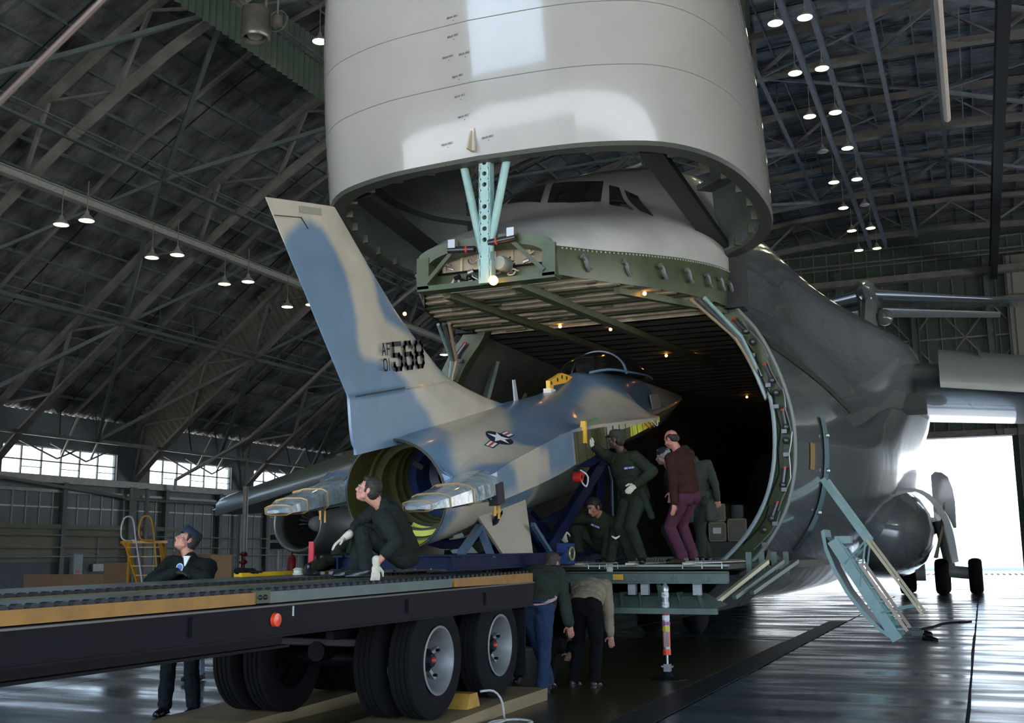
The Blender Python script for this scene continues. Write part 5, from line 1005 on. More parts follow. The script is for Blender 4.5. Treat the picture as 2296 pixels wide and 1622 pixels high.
# ---- wooden ramp boards under the wheels, chocks and rope
m_wood = mat('worn timber', (.26, .19, .10), .6, var=.4, vscale=3, bump=.3, bscale=12, stretch=(1, .2, 1)); m_woody = mat('orange painted timber', (.50, .28, .05), .5, var=.3, vscale=6)
for n_, (x0, x1, lab, g) in enumerate(((-5.28, -4.42, 'long timber wedge board under the near trailer wheels', None), (-7.15, -6.2, 'timber wedge board under the far trailer wheels', None))):
    wb_ = put('wheel_board', MB().extrude([(x0, 7.9, .0), (x0, 8.5, .085), (x0, 9.3, .102), (x0, 10.2, .125), (x0, 11.35, .13), (x0, 11.35, 0)], (x1-x0, 0, 0)), m_wood, None, loc=((x0+x1)/2, 10, 0)); tag(wb_, lab, 'wheel board')
ck = put('wheel_chock', MB().extrude([(-4.80, 9.62, .115), (-4.80, 9.70, .25), (-4.80, 9.86, .25), (-4.80, 9.92, .118)], (.24, 0, 0)), m_woody, None, loc=(-4.6, 9.8, .1)); tag(ck, 'orange painted wooden chock between the near trailer wheels', 'wheel chock')
ck = put('wheel_chock', MB().extrude([(-6.95, 9.60, .135), (-6.95, 9.72, .30), (-6.95, 9.88, .30), (-6.95, 9.96, .142)], (.3, 0, 0)), m_wood, None, loc=(-6.8, 9.8, .1)); tag(ck, 'plain wooden chock between the far trailer wheels', 'wheel chock')
rg = random.Random(3); pts = [(-4.50, 9.80, .265), (-4.42, 9.92, .26), (-4.36, 9.98, .17), (-4.3, 9.9, .03), (-4.22, 9.7, .02), (-4.3, 9.3, .02), (-4.36, 9.2, .02), (-4.34, 9.45, .02), (-4.2, 9.35, .02), (-4.0, 9.45, .02), (-3.95, 9.75, .02), (-4.15, 9.85, .02), (-4.3, 9.65, .02), (-4.25, 9.4, .03)]
rp_ = put('chock_rope', MB().tube(curve_pts(pts, 60), .011, 6), mat('pale rope', (.55, .54, .5), .8, bump=.5, bscale=60), None, smooth=True, loc=(-4.3, 9.6, 0)); tag(rp_, 'pale rope tied to the orange chock and coiled on the floor', 'rope')
# ---- tail support jack
jk = root('support_jack', 'tall steel screw jack with orange red bands standing under the ramp edge', 'jack', (-3.71, 13.64, 0))
m_gal = mat('galvanised steel', (.33, .34, .35), .35, metal=.5, var=.2, vscale=9); m_jred = mat('jack orange red', (.75, .07, .02), .4)
def ctube(z0, z1, r, m_, nm, p=jk, n=16): return put(nm, MB().tube([(-3.71, 13.64, z0), (-3.71, 13.64, z1)], r, n), m_, p, smooth=True, auto=40)
ctube(.32, 1.10, .043, m_gal, 'jack_tube'); ctube(.18, .33, .014, m_chrome, 'screw'); ctube(.78, .84, .048, m_jred, 'band'); ctube(.30, .37, .049, m_jred, 'band'); ctube(.40, .58, .047, m_jred, 'band'); ctube(.585, .65, .047, mat('jack yellow', (.55, .45, .03), .4), 'band'); ctube(.66, .70, .052, mat('magenta tape', (.35, .07, .22), .4), 'tape'); ctube(.88, .94, .047, mat('paper label', (.7, .7, .68), .6), 'paper_label'); ctube(.72, .78, .047, MATS['paper label'], 'paper_label'); ctube(1.0, 1.06, .046, MATS['paper label'], 'paper_label')
for k in range(5): put('band_stripe', MB().beam((-3.71+.05*math.cos(-1.9+k*.25), 13.64+.05*math.sin(-1.9+k*.25), .40), (-3.71+.05*math.cos(-1.9+k*.25), 13.64+.05*math.sin(-1.9+k*.25), .58), .008, .008), m_gal, jk)
put('saddle_head', MB().lathe([(.05, 1.08), (.05, 1.12), (.03, 1.15), (.02, 1.17), (.001, 1.175)], o=(-3.71, 13.64, 0), n=14), m_chrome, jk, smooth=True)
put('clevis_foot', MB().box((-3.75, 13.60, .10), (-3.67, 13.68, .19)).box((-3.78, 13.61, .15), (-3.64, 13.67, .17)), m_gal, jk); put('foot_plate', MB().lathe([(.001, .10), (.04, .10), (.08, .04), (.24, .015), (.24, .0)], o=(-3.71, 13.64, 0), n=8), m_tblk, jk)
for z, t_ in ((.895, 'PULL'), (1.01, 'PULL')): put('label_text', glyphs(t_, lambda u, v: Vector((-3.71+.0478*math.sin(u/.0478), 13.64-.0478*math.cos(u/.0478), v)), -.03, z+.012, .011, .022, .003, .005), m_ink, jk)
# ---- things on the trailer deck
t = root('red_streamer_tool', 'upright flat red painted bar on a white spool on the trailer deck', 'tool', (-6.75, 9.6, 1.36))
put('red_bar', MB().box((-6.66, 10.1, 1.365), (-6.60, 10.12, 1.70)), mat('red paint', (.62, .02, .04), .45), t); put('white_spool', MB().lathe([(.001, 0), (.06, 0), (.06, .015), (.05, .02), (.05, .05), (.06, .055), (.03, .075), (.001, .075)], o=(-6.72, 10.0, 1.352), n=16), mat('spool white', (.65, .62, .5), .5), t, smooth=True, auto=40)
for k in range(4): put('fitting', MB().lathe([(.001, 0), (.035, 0), (.035, .03), (.001, .04)], o=(-6.58+.07*k, 10.05+.08*k, 1.352), n=10), m_gal, t)
yb = put('yellow_bar', MB().hexa([(-7.02, 9.3, 1.345), (-6.92, 9.3, 1.345), (-6.92, 11.0, 1.355), (-7.02, 11.0, 1.355), (-7.02, 9.3, 1.385), (-6.92, 9.3, 1.385), (-6.92, 11.0, 1.395), (-7.02, 11.0, 1.395)]), mat('bright yellow', (.85, .50, .02), .4), None, loc=(-7.05, 9, 1.34)); tag(yb, 'bright yellow flat bar lying along the far edge of the trailer deck', 'bar')
# ---- yellow step ladder behind the trailer
sl = root('step_ladder', 'yellow step ladder with looped white and yellow handrails in front of the left wall', 'ladder', (-24.3, 27.3, 0))
m_ly = mat('ladder yellow', (.75, .36, .03), .4, var=.15)
def LQ(x, z, dy=0): return Vector((x, 27.3+dy, z))
for x0, x1, dy in ((-24.78, -23.85, 0), (-23.85, -23.35, .5)): put('stringer', MB().beam(LQ(x0, 2.0, dy), LQ(x1, .0, dy), .13, .05, up=(1, 0, 0)), m_ly, sl)
for k in range(7): f_ = (k+.5)/7; put('tread', MB().beam(LQ(lerp(-24.78, -23.85, f_), 2.0-2.0*f_, 0), LQ(lerp(-23.85, -23.35, f_), 2.0-2.0*f_, .5), .14, .03), m_ly, sl)
put('platform', MB().hexa([LQ(-24.95, 1.98, -.05), LQ(-24.45, 1.98, -.05), LQ(-23.6, 1.98, .55), LQ(-24.1, 1.98, .55), LQ(-24.95, 2.06, -.05), LQ(-24.45, 2.06, -.05), LQ(-23.6, 2.06, .55), LQ(-24.1, 2.06, .55)]), m_ly, sl)
put('platform_gusset', MB().extrude([LQ(-24.97, 2.0), LQ(-24.6, 2.0), LQ(-24.62, 1.75), LQ(-24.8, 1.86)], (0, .04, 0)), m_ly, sl)
for ox, mm in ((0, mat('white tube', (.72, .72, .74), .3)), (.72, m_ly)):
    pts = [LQ(-24.45+ox, 2.07), LQ(-24.80+ox, 2.07), LQ(-24.98+ox, 2.22), LQ(-24.97+ox, 2.60), LQ(-24.84+ox, 2.80), LQ(-24.62+ox, 2.80), LQ(-24.50+ox, 2.62), LQ(-24.38+ox, 2.07), LQ(-24.05+ox*.85, .75), LQ(-24.15+ox*.85, .55)]
    put('loop_handrail', MB().tube(curve_pts(pts, 50), .026, 8), mm, sl, smooth=True)
for x, y in ((-24.9, 27.6), (-24.0, 28.2)): put('rear_leg', MB().beam((x, y, 1.98), (x-.15, y+.2, 0), .06, .06), m_ly, sl)
# ---- things along the left wall
m_card = mat('brown board', (.42, .25, .13), .75, var=.15, vscale=3)
def slabobj(nm, p0, p1, h, t, m_, lab, cat, z0=0, grp=None):
    a, b = Vector((*p0, z0)), Vector((*p1, z0)); d = (b-a).normalized(); n = Vector((-d.y, d.x, 0))*t
    ob = put(nm, MB().hexa([a, b, b+n, a+n, a+Vector((0, 0, h)), b+Vector((0, 0, h)), b+n+Vector((0, 0, h)), a+n+Vector((0, 0, h))]), m_, None, loc=tuple((a+b)/2)); tag(ob, lab, cat, grp); return ob

slabobj('board_sheet', (-23.6, 30), (-22.75, 30), 1.60, .03, m_card, 'upright brown board sheet standing farthest right by the left wall', 'board')
slabobj('board_sheet', (-24.4, 30.3), (-23.6, 30.3), 1.64, .03, mat('darker brown board', (.30, .17, .09), .8, var=.2), 'darker brown board sheet just right of the garrison cap man\'s head', 'board')
slabobj('board_sheet', (-25.35, 30.2), (-24.7, 30.2), 1.72, .03, m_card, 'brown board sheet just left of the garrison cap man\'s head', 'board')
slabobj('board_sheet', (-27.2, 29.0), (-26.1, 29.0), 1.38, .03, MATS['darker brown board'], 'brown board sheet behind the legs of the yellow step ladder', 'board')
slabobj('board_stack', (-31.4, 29.6), (-27.0, 29.6), .98, .5, mat('pale brown board', (.36, .21, .12), .8, var=.2), 'long low brown board stack behind the left end of the trailer', 'board stack')
slabobj('white_board', (-25.9, 30.6), (-25.5, 30.6), 1.5, .05, wht, 'small white panel between the step ladder and the brown boards', 'panel')
def walldev(nm, px, z0, z1, w, m_, lab, cat, y=45.7):
    ob = put(nm, MB().box((px, y-.0, z0), (px+.25, y+w, z1)).box((px+.25, y+.04, z0+.05), (px+.27, y+w-.04, z1-.05)), m_, None, loc=(px, y, z0)); tag(ob, lab, cat); return ob
cb = root('wall_cabinet', 'pale blue upright cabinet with a red square fixed low on the left wall', 'cabinet', (-45.9, 46.6, .6))
put('cabinet_body', MB().box((-45.95, 46.4, .45), (-45.7, 47.1, 1.75)), mat('pale cabinet', (.34, .40, .46), .5), cb); put('cabinet_door', MB().box((-45.7, 46.44, .5), (-45.68, 47.06, 1.70)), mat('cabinet door', (.38, .44, .50), .5), cb); put('red_square', MB().box((-45.68, 46.6, .72), (-45.67, 46.9, .92)), m_red, cb)
bx = root('junction_box', 'grey junction box with conduit on the left wall beside the cabinet', 'box', (-45.9, 48.2, 1.0)); put('box_body', MB().box((-45.9, 48.0, .8), (-45.8, 48.8, 1.2)), m_pipe, bx); put('conduit', MB().tube([(-45.9, 48.4, 1.2), (-45.9, 48.4, 2.7)], .04, 6), m_pipe, bx)
for px, z0, z1, y, lab in ((-27.2, .75, 1.62, 40, 'red fire extinguisher cylinder standing between the wall posts behind the trailer'), ):
    t = root('fire_extinguisher', lab, 'extinguisher', (px, y, 0)); put('cylinder', MB().lathe([(.001, 0), (.2, 0), (.22, .05), (.22, 1.4), (.12, 1.55), (.05, 1.6), (.001, 1.62)], o=(px, y, 0), n=18), mat('dull red', (.32, .02, .03), .4), t, smooth=True); put('valve', MB().tube([(px, y, 1.6), (px, y, 1.7), (px+.12, y, 1.7)], .03, 6), m_dark, t)
for n_, (px, y) in enumerate(((-29.7, 40), (-26.2, 40.5))):
    t = root('standpipe', ('dark red standpipe with hand wheels under the thick grey pipe', 'dark red standpipe with hand wheels near the crouching man')[n_], 'pipe', (px, y, 0)); dr_ = mat('dark red pipe', (.16, .015, .02), .4)
    put('riser', MB().tube([(px, y, 0), (px, y, 1.75)], .09, 10), dr_, t, smooth=True)
    for z in (.9, 1.3, 1.65): put('valve_body', MB().ball((px, y, z), (.16, .16, .12), 10, 6).tube([(px-.22, y, z), (px+.22, y, z)], .05, 8), dr_, t, smooth=True)
    put('thick_pipe', MB().tube([(px, y, 1.75), (px, y, 4.6)], .12, 10), m_pipe, t, smooth=True)
nb = root('notice_box', 'dark framed box with two recesses on the wall left of the engine', 'box', (-28.2, 40.5, 1.6)); put('frame', MB().box((-28.75, 40.5, 1.80), (-27.9, 40.6, 2.55)), m_pipe, nb); put('recess', MB().box((-28.68, 40.48, 1.86), (-27.97, 40.5, 2.12)), m_dark, nb); put('recess', MB().box((-28.68, 40.48, 2.25), (-28.1, 40.5, 2.48)), m_dark, nb); put('stand', MB().box((-28.4, 40.52, 0), (-28.3, 40.6, 1.8)), m_pipe, nb)
# ---- crates in the hold
m_cr = mat('crate board', (.23, .20, .14), .7, var=.2, vscale=4); m_crf = mat('crate batten', (.33, .29, .19), .7)
def crate(x0, x1, y, z0, z1, lab, m_=None):
    t = root('crate', lab, 'crate', ((x0+x1)/2, y, z0), 'crates in the hold'); put('crate_body', MB().box((x0, y, z0), (x1, y+.5, z1)), m_ or m_cr, t)
    for a, b in (((x0, z0), (x1, z0)), ((x0, z1), (x1, z1))): put('batten', MB().box((a[0], y-.02, a[1]-(.03 if a[1] == z1 else 0)), (b[0], y, a[1]+(.03 if a[1] == z0 else 0))), m_crf if not m_ else m_, t)
    for x in (x0, x1-.03): put('batten', MB().box((x, y-.02, z0), (x+.03, y, z1)), m_crf if not m_ else m_, t)
    return t
crate(-5.5, -5.11, 24, 1.78, 2.2, 'small wooden crate with a paper label, lower left of the hold crates'); put('paper_note', MB().box((-5.40, 23.97, 1.95), (-5.22, 23.98, 2.08)), wht, bpy.data.objects['crate'], )
crate(-5.52, -5.11, 24, 2.21, 2.60, 'small wooden crate stacked on the labelled crate in the hold'); crate(-5.08, -4.66, 24, 1.78, 2.27, 'wooden crate standing right of the stacked pair in the hold'); crate(-5.07, -4.8, 24.4, 2.28, 2.58, 'dark grey box behind the right crate in the hold', mat('dark box', (.08, .08, .09), .6))
pt = put('pallet', MB().box((-5.9, 23.9, 1.42), (-4.3, 25.2, 1.77)), mat('pallet wood', (.08, .07, .05), .7), None, loc=(-5.1, 24.5, 1.42)); tag(pt, 'dark pallet carrying the crates in the hold', 'pallet')
# ---- cable on the floor beside the crew stairs
cl = root('floor_cable', 'black cable with a small junction box on the floor beside the folding stairs', 'cable', (-1.1, 21.2, 0))
put('box_body', MB().box((-1.32, 21.9, 0), (-1.12, 22.15, .1)), mat('grey green box', (.15, .18, .17), .5), cl)
put('cable_run', MB().tube(curve_pts([(-1.15, 22.0, .05), (-1.0, 21.6, .015), (-.85, 21.0, .015), (-.9, 20.8, .015), (-1.1, 21.2, .015), (-1.0, 22.4, .015), (-1.25, 23.5, .015), (-1.05, 24.6, .015), (-.9, 25.6, .015), (-.7, 26.1, .015), (-.45, 26.4, .015), (-.6, 26.0, .015), (-.35, 26.5, .015)], 70), .02, 5), m_rubber, cl, smooth=True)
# ================================================================ PEOPLE
def remeshed(name, mb, m, parent, voxel, wrinkle=0., wscale=9., iters=2, stretch=(1, 1, 1)):
    off = origin(parent); me = mb.mesh(name, m, True, off); ob = bpy.data.objects.new(name, me); COL.objects.link(ob)
    md = ob.modifiers.new('r', 'REMESH'); md.mode = 'VOXEL'; md.voxel_size = voxel; md.adaptivity = 0
    if iters: ms = ob.modifiers.new('s', 'SMOOTH'); ms.iterations = iters; ms.factor = .5
    dg = bpy.context.evaluated_depsgraph_get(); new = bpy.data.meshes.new_from_object(ob.evaluated_get(dg)); ob.modifiers.clear(); ob.data = new; bpy.data.meshes.remove(me)
    if wrinkle:
        sv = Vector(stretch)*wscale; nn = [v.normal.copy() for v in new.vertices]
        for v, n in zip(new.vertices, nn):
            q = Vector((v.co.x*sv.x, v.co.y*sv.y, v.co.z*sv.z)); a = noise.noise(q); b = 1-abs(noise.noise(q*1.9+Vector((7, 3, 1))))*2
            v.co += n*wrinkle*(a+.7*b)
    for p in new.polygons: p.use_smooth = True
    if not new.materials: new.materials.append(m)
    ob.parent = parent; return ob
def ik(a, b, l1, l2, pole):
    a, b, pole = Vector(a), Vector(b), Vector(pole); d = b-a; L = min(d.length, (l1+l2)*.999)
    if d.length < 1e-6: d = Vector((0, 0, -1))
    d.normalize(); b = a+d*L; x = (l1*l1-l2*l2+L*L)/(2*L); h = math.sqrt(max(l1*l1-x*x, 0)); p = (pole-d*pole.dot(d))
    p = p.normalized() if p.length > 1e-5 else d.orthogonal().normalized(); return a+d*x+p*h, b
def frame(f, u): f = Vector(f).normalized(); u = Vector(u); u = (u-f*u.dot(f)).normalized(); return f, u, f.cross(u)
def hand(mb, w, d, n, side, r=.0095, curl=.5, k=1.0, spread=.12):
    """palm and five fingers: w wrist, d direction of the fingers, n palm normal, side +1 thumb to the right of d seen from the back"""
    d = Vector(d).normalized(); n = Vector(n); n = (n-d*n.dot(d)).normalized(); s = d.cross(n)*side; w = Vector(w)
    M = Matrix((d, s, n)).transposed(); mb.ball(w+d*.05*k, (.05*k, .042*k, .017*k), 10, 7, M); mb.cap(w-d*.02, .026*k, w+d*.03*k, .026*k)
    for i, (o, L) in enumerate(((.030, .075), (.010, .083), (-.011, .077), (-.030, .060))):
        p = w+d*.085*k+s*o*k; q = d+s*(o*spread*8)
        for j, seg_ in enumerate((.45, .32, .23)):
            a = curl*(.35+.55*j); e = (q.normalized()*math.cos(a)+n*math.sin(a)).normalized(); p2 = p+e*L*seg_*k; mb.cap(p, r*(1-.08*j)*k, p2, r*(.94-.08*j)*k, 8); p = p2
    p = w+d*.03*k+s*.03*k; e = (d*.6+s*.8+n*.25).normalized(); p2 = p+e*.045*k; mb.cap(p, r*1.25*k, p2, r*1.1*k, 8); e = (d*.9+s*.3+n*(.2+curl*.4)).normalized(); mb.cap(p2, r*1.1*k, p2+e*.032*k, r*.9*k, 8)
m_eyew = mat('eye white', (.36, .33, .30), .3); m_iris = mat('eye dark', (.02, .015, .01), .1); m_lip = mat('lip', (.30, .10, .08), .5)
def person(label, pel, neck, face, head=None, look=None, hands=None, feet=None, elbows=None, knees=None, H=1.78, skin=(.50, .25, .17), top=None, bottom=None, tname='jacket', bname='trousers',
           hair=(.02, .015, .01), hat=None, gloves=(None, None), long_coat=None, toe=None, hcurl=.5, handdir=(None, None), shoe=(.01, .01, .01), sleeve=1.0, group=None, bulk=1.0, bald=False, glasses=False, mouth=False, handn=(None, None), fine=True, headup=None):
    k = H/1.78; pel, neck = Vector(pel), Vector(neck); up = (neck-pel).normalized(); f, u, r = frame(Vector(face), (0, 0, 1)) if abs(Vector(face).normalized().z) < .9 else (Vector(face), Vector((0, 0, 1)), Vector((1, 0, 0)))
    r = up.cross(Vector(face)).normalized()*-1; r = Vector(face).cross(up).normalized(); fw = up.cross(r).normalized()   # r: the figure's right side
    base = Vector((pel.x, pel.y, min(Vector(feet[0]).z, Vector(feet[1]).z)-.0 if feet else pel.z)); t = root('person', label, 'person', base, group)
    sh = [neck-up*.055*k+r*.185*k*s for s in (1, -1)]; hp = [pel-up*.03*k+r*.095*k*s for s in (1, -1)]
    hd = Vector(head) if head else neck+up*.17*k; look = Vector(look) if look else fw
    msk = mat('skin %s' % str(skin), skin, .5, var=.15, vscale=14); mt = mat('cloth %s' % str(top), top, .9, var=.25, vscale=7, spec=.12) if top else None; mbm = mat('cloth %s' % str(bottom), bottom, .9, var=.25, vscale=7, spec=.12)
    body = MB(); jk_ = MB(); tr_ = MB(); T = Matrix((r, fw, up)).transposed(); L = (neck-pel).length; b = bulk
    for c, rad in ((pel, (.155, .11, .11)), (pel+up*L*.3, (.14, .10, .12)), (pel+up*L*.62, (.16, .115, .15)), (neck-up*.09*k, (.17, .10, .09))): body.ball(c, tuple(q*k*.93 for q in rad), 16, 10, T)
    body.cap(neck-up*.05*k, .062*k, hd-(hd-neck).normalized()*.05, .055*k)
    for c, rad in ((pel+up*L*.10, (.185, .145, .13)), (pel+up*L*.32, (.185, .145, .15)), (pel+up*L*.60, (.20, .145, .17)), (neck-up*.10*k, (.205, .125, .105))): jk_.ball(c, tuple(q*k*b for q in rad), 18, 12, T)
    jk_.cap(neck-up*.05*k, .085*k, neck+up*.02*k, .068*k); tr_.ball(pel-up*.02, (.168*k*b, .128*k*b, .12*k), 16, 10, T)
    for s in (1, -1): tr_.ball(pel-fw*.045-up*.05+r*s*.075*k*b, (.085*k*b, .10*k, .105*k), 14, 8, T)
    wr = []
    for i, s in enumerate((1, -1)):
        if hands and hands[i] is not None: el, wp = ik(sh[i], hands[i], .30*k, .27*k, elbows[i] if elbows and elbows[i] else (-fw*.6-up*.5+r*s*.4))
        else: el, wp = ik(sh[i], sh[i]+r*s*.10-up*.5*k, .30*k, .27*k, -fw)
        wr.append((el, wp)); body.cap(sh[i], .052*k, el, .040*k); body.cap(el, .040*k, wp, .028*k)
        jk_.cap(neck-up*.07*k, .085*k*b, sh[i], .078*k*b); jk_.cap(sh[i], .074*k*b, el, .060*k*b); e2 = el.lerp(wp, sleeve) if sleeve < 1 else wp-(wp-el).normalized()*.015; jk_.cap(el, .058*k*b, e2, .046*k*b)
        if sleeve >= 1: jk_.cap(e2-(e2-el).normalized()*.03, .047*k*b, e2, .044*k*b)
    ft_ = []
    for i, s in enumerate((1, -1)):
        kn, an = ik(hp[i], Vector(feet[i])+Vector((0, 0, .09*k)), .44*k, .43*k, knees[i] if knees and knees[i] else fw); ft_.append((kn, an))
        body.cap(hp[i], .085*k, kn, .055*k); body.cap(kn, .054*k, an, .036*k); tr_.cap(hp[i], .105*k*b, kn, .075*k); tr_.cap(kn, .074*k, an-(an-kn).normalized()*.03+Vector((0, 0, -.02)), .068*k); tr_.cap(pel-up*.05, .11*k, hp[i], .11*k*b)
        td = Vector(toe[i]) if toe and toe[i] else Vector((fw.x, fw.y, 0)); td = Vector((td.x, td.y, td.z)).normalized(); hz = Vector((0, 0, 1)); sr = td.cross(hz).normalized() if abs(td.z) < .95 else r
        body.cap(an, .036*k, an-Vector((0, 0, .05))+td*.03, .035*k); body.cap(an-Vector((0, 0, .05)), .034, an-Vector((0, 0, .055))+td*.14*k, .026*k)
        so_ = MB(); so_.cap(an-Vector((0, 0, .035))-td*.03, .042*k, an-Vector((0, 0, .05))+td*.05*k, .044*k); so_.cap(an-Vector((0, 0, .052))+td*.04*k, .042*k, an-Vector((0, 0, .062))+td*.17*k, .034*k); so_.cap(an, .046*k, an-Vector((0, 0, .05)), .042*k)
        A0 = an-Vector((0, 0, .088))-td*.075*k; so_.hexa([A0-sr*.035, A0+sr*.035, A0+td*.27*k+sr*.04, A0+td*.27*k-sr*.04]+[q+Vector((0, 0, .022)) for q in (A0-sr*.035, A0+sr*.035, A0+td*.27*k+sr*.04, A0+td*.27*k-sr*.04)])
        remeshed('boot', so_, mat('boot %s' % str(shoe), shoe, .3), t, .009)
    # head
    hf, hu, hr = frame(look, headup if headup else (Vector((0, 0, 1)) if abs(look.normalized().z) < .8 else up)); HM = Matrix((hr, hf, hu)).transposed()
    def hp_(a, b_, c): return hd+hr*a*k+hf*b_*k+hu*c*k
    body.ball(hp_(0, -.012, .035), (.074*k, .092*k, .088*k), 20, 14, HM); body.ball(hp_(0, .022, -.025), (.060*k, .066*k, .082*k), 16, 12, HM); body.ball(hp_(0, .050, -.078), (.034*k, .034*k, .028*k), 12, 8, HM)
    body.cap(hp_(-.045, .01, -.06), .022*k, hp_(0, .055, -.085), .022*k); body.cap(hp_(.045, .01, -.06), .022*k, hp_(0, .055, -.085), .022*k)
    body.cap(hp_(0, .082, .018), .009*k, hp_(0, .104, -.022), .013*k, 8); body.ball(hp_(0, .095, -.028), (.019*k, .013*k, .010*k), 10, 6, HM)
    for s in (1, -1):
        body.cap(hp_(.012*s, .078, .034), .010*k, hp_(.046*s, .064, .036), .009*k, 8); body.ball(hp_(.047*s, .052, -.02), (.020*k, .022*k, .022*k), 10, 6, HM)
        body.ball(hp_(.078*s, -.012, -.002), (.010*k, .020*k, .032*k), 10, 8, HM)
    body.cap(hp_(-.018, .084, -.048), .008*k, hp_(.018, .084, -.048), .008*k, 8); body.cap(hp_(-.014, .084, -.060), .009*k, hp_(.014, .084, -.060), .009*k, 8)
    body.cap(hd-hu*.05*k-hf*.02*k, .05*k, neck, .06*k)
    for i, s in enumerate((1, -1)):
        el, wp = wr[i]; d = Vector(handdir[i]) if handdir[i] else (wp-el).normalized(); n = Vector(handn[i]) if handn[i] else (fw if not abs(d.dot(fw)) > .9 else -up); sd = 1 if d.cross(n).dot(r*s) < 0 else -1
        hand(body, wp, d, n, sd, curl=hcurl, k=k)
        if gloves[i]:
            g = MB(); hand(g, wp, d, n, sd, r=.0115, curl=hcurl, k=k*1.03); g.cap(wp-d*.04, .040*k, wp+d*.0, .034*k); remeshed('glove', g, mat('glove %s' % str(gloves[i]), gloves[i], .8, var=.2, vscale=20), t, .0055, .0015, 40, 1)
    remeshed('body', body, msk, t, .0068 if fine else .012, iters=2)
    if mt: remeshed(tname, jk_, mt, t, .010, .008*b, 11, 3)
    remeshed(bname, tr_, mbm, t, .010, .007, 10, 3)
    belt = MB(); belt.ball(pel+up*.06*k, (.178*k*b, .137*k*b, .022), 20, 6, T)
    if long_coat is not None:
        lc = MB()
        for s in (1, -1):
            for q in range(5): lc.cap(pel+up*.05+r*s*(.10+.02*q)-fw*(.07-.03*q), .05, pel-up*.30+r*s*(.13+.03*q)-fw*(.05-.03*q), .045)
        remeshed('coat_skirt', lc, mt, t, .011, .006, 9)
    # face details
    if fine:
        for s in (1, -1):
            e = put('eye', MB().ball(hp_(.030*s, .066, .018), .0118*k, 10, 8), m_eyew, t, smooth=True); put('iris', MB().ball(hp_(.030*s, .0755, .019), .0055*k, 8, 6), m_iris, e, smooth=True)
            put('eyebrow', MB().cap(hp_(.014*s, .089, .040), .0045*k, hp_(.048*s, .074, .042), .0035*k, 6), mat('hair %s' % str(hair), hair, .7, var=.3, vscale=40), t, smooth=True)
        put('mouth', MB().cap(hp_(-.019, .0905, -.054), .0045*k, hp_(.019, .0905, -.054), .0045*k, 6) if not mouth else MB().ball(hp_(0, .088, -.056), (.016, .008, .010), 10, 6, HM), m_lip if not mouth else mat('open mouth', (.05, .01, .01), .5), t, smooth=True)
    if glasses:
        for s in (1, -1): put('spectacle_lens', MB().tube([hp_(.031*s+.020*math.cos(a), .092, .016+.017*math.sin(a)) for a in [math.pi*q/6 for q in range(12)]], .0018, 4, closed=True), m_chrome, t); put('spectacle_arm', MB().tube([hp_(.05*s, .09, .02), hp_(.08*s, 0, .02)], .0018, 4), m_chrome, t)
    mh = mat('hair %s' % str(hair), hair, .7, var=.3, vscale=40)
    hm = MB()
    if not bald:
        hm.ball(hp_(0, -.026, .052), (.083*k, .092*k, .086*k), 18, 12, HM); hm.ball(hp_(0, -.048, .0), (.078*k, .062*k, .075*k), 14, 10, HM); hm.ball(hp_(0, .035, .098), (.058*k, .045*k, .032*k), 12, 8, HM)
        for s in (1, -1): hm.cap(hp_(.073*s, .012, .03), .014*k, hp_(.074*s, .014, -.012), .009*k, 8)
    else:
        hm.ball(hp_(0, -.058, .0), (.078*k, .052*k, .060*k), 14, 10, HM)
        for s in (1, -1): hm.ball(hp_(.062*s, -.022, .025), (.020*k, .058*k, .034*k), 12, 8, HM)
    remeshed('hair', hm, mh, t, .007, .004, 60, 1)
    if hat == 'garrison':
        g = MB(); mh_ = mat('dark blue cap', (.012, .018, .045), .8)
        g.quadgrid([[hp_(s*.082*math.cos(a)*w, .10*math.sin(a)*w2+dy, z) for a in [2*math.pi*q/24 for q in range(24)] for s in (1,)] for w, w2, dy, z in ((1, 1.02, -.012, .055), (1.03, 1.05, -.012, .075), (.85, 1.05, -.012, .115), (.25, 1.0, -.012, .155), (.02, .9, -.012, .158))], close_u=True); put('garrison_cap', g, mh_, t, smooth=True)
    if hat and hat[0] == 'fatigue':
        mc = mat('cap %s' % str(hat[1]), hat[1], .85, var=.2, vscale=12); g = MB()
        g.quadgrid([[hp_(.088*math.cos(a)*w, .105*math.sin(a)*w-.012, z) for a in [2*math.pi*q/24 for q in range(24)]] for w, z in ((1, .045), (1.02, .07), (1.03, .10), (.9, .128), (.5, .142), (.02, .145))], close_u=True)
        cp = put('field_cap', g, mc, t, smooth=True, auto=None); put('cap_peak', MB().quadgrid([[hp_(.07*math.sin(a), .085+.0*0+(1-abs(math.sin(a)))*0, .055+dz_) for a in [-1.2+.24*q for q in range(11)]] if rr == 0 else [hp_(.072*math.sin(a), .085+.065*math.cos(a), .040+dz_) for a in [-1.2+.24*q for q in range(11)]] for rr, dz_ in ((0, 0), (1, 0), (1, .006), (0, .006))]), mc, cp, smooth=True)
    if hat and hat[0] == 'cap':
        g = MB().ball(hp_(0, -.012, .07), (.088*k, .10*k, .075*k), 16, 10, HM); put('dark_cap', g, mat('cap %s' % str(hat[1]), hat[1], .85), t, smooth=True)
    return t, dict(r=r, fw=fw, up=up, hd=hd, neck=neck, pel=pel, sh=sh, wr=wr, hp_=hp_, T=T)
GR = (.026, .033, .021); GR2 = (.018, .026, .020); WG = (.62, .55, .42)
def patch_plate(parent, c, n, up, w, h, m_, name='sleeve_patch', t=.004):
    n = Vector(n).normalized(); u = Vector(up); u = (u-n*u.dot(n)).normalized(); s = u.cross(n); c = Vector(c)
    return put(name, MB().extrude([c+s*w/2*math.cos(a)+u*h/2*math.sin(a) for a in [2*math.pi*q/10 for q in range(10)]], n*t), m_, parent)
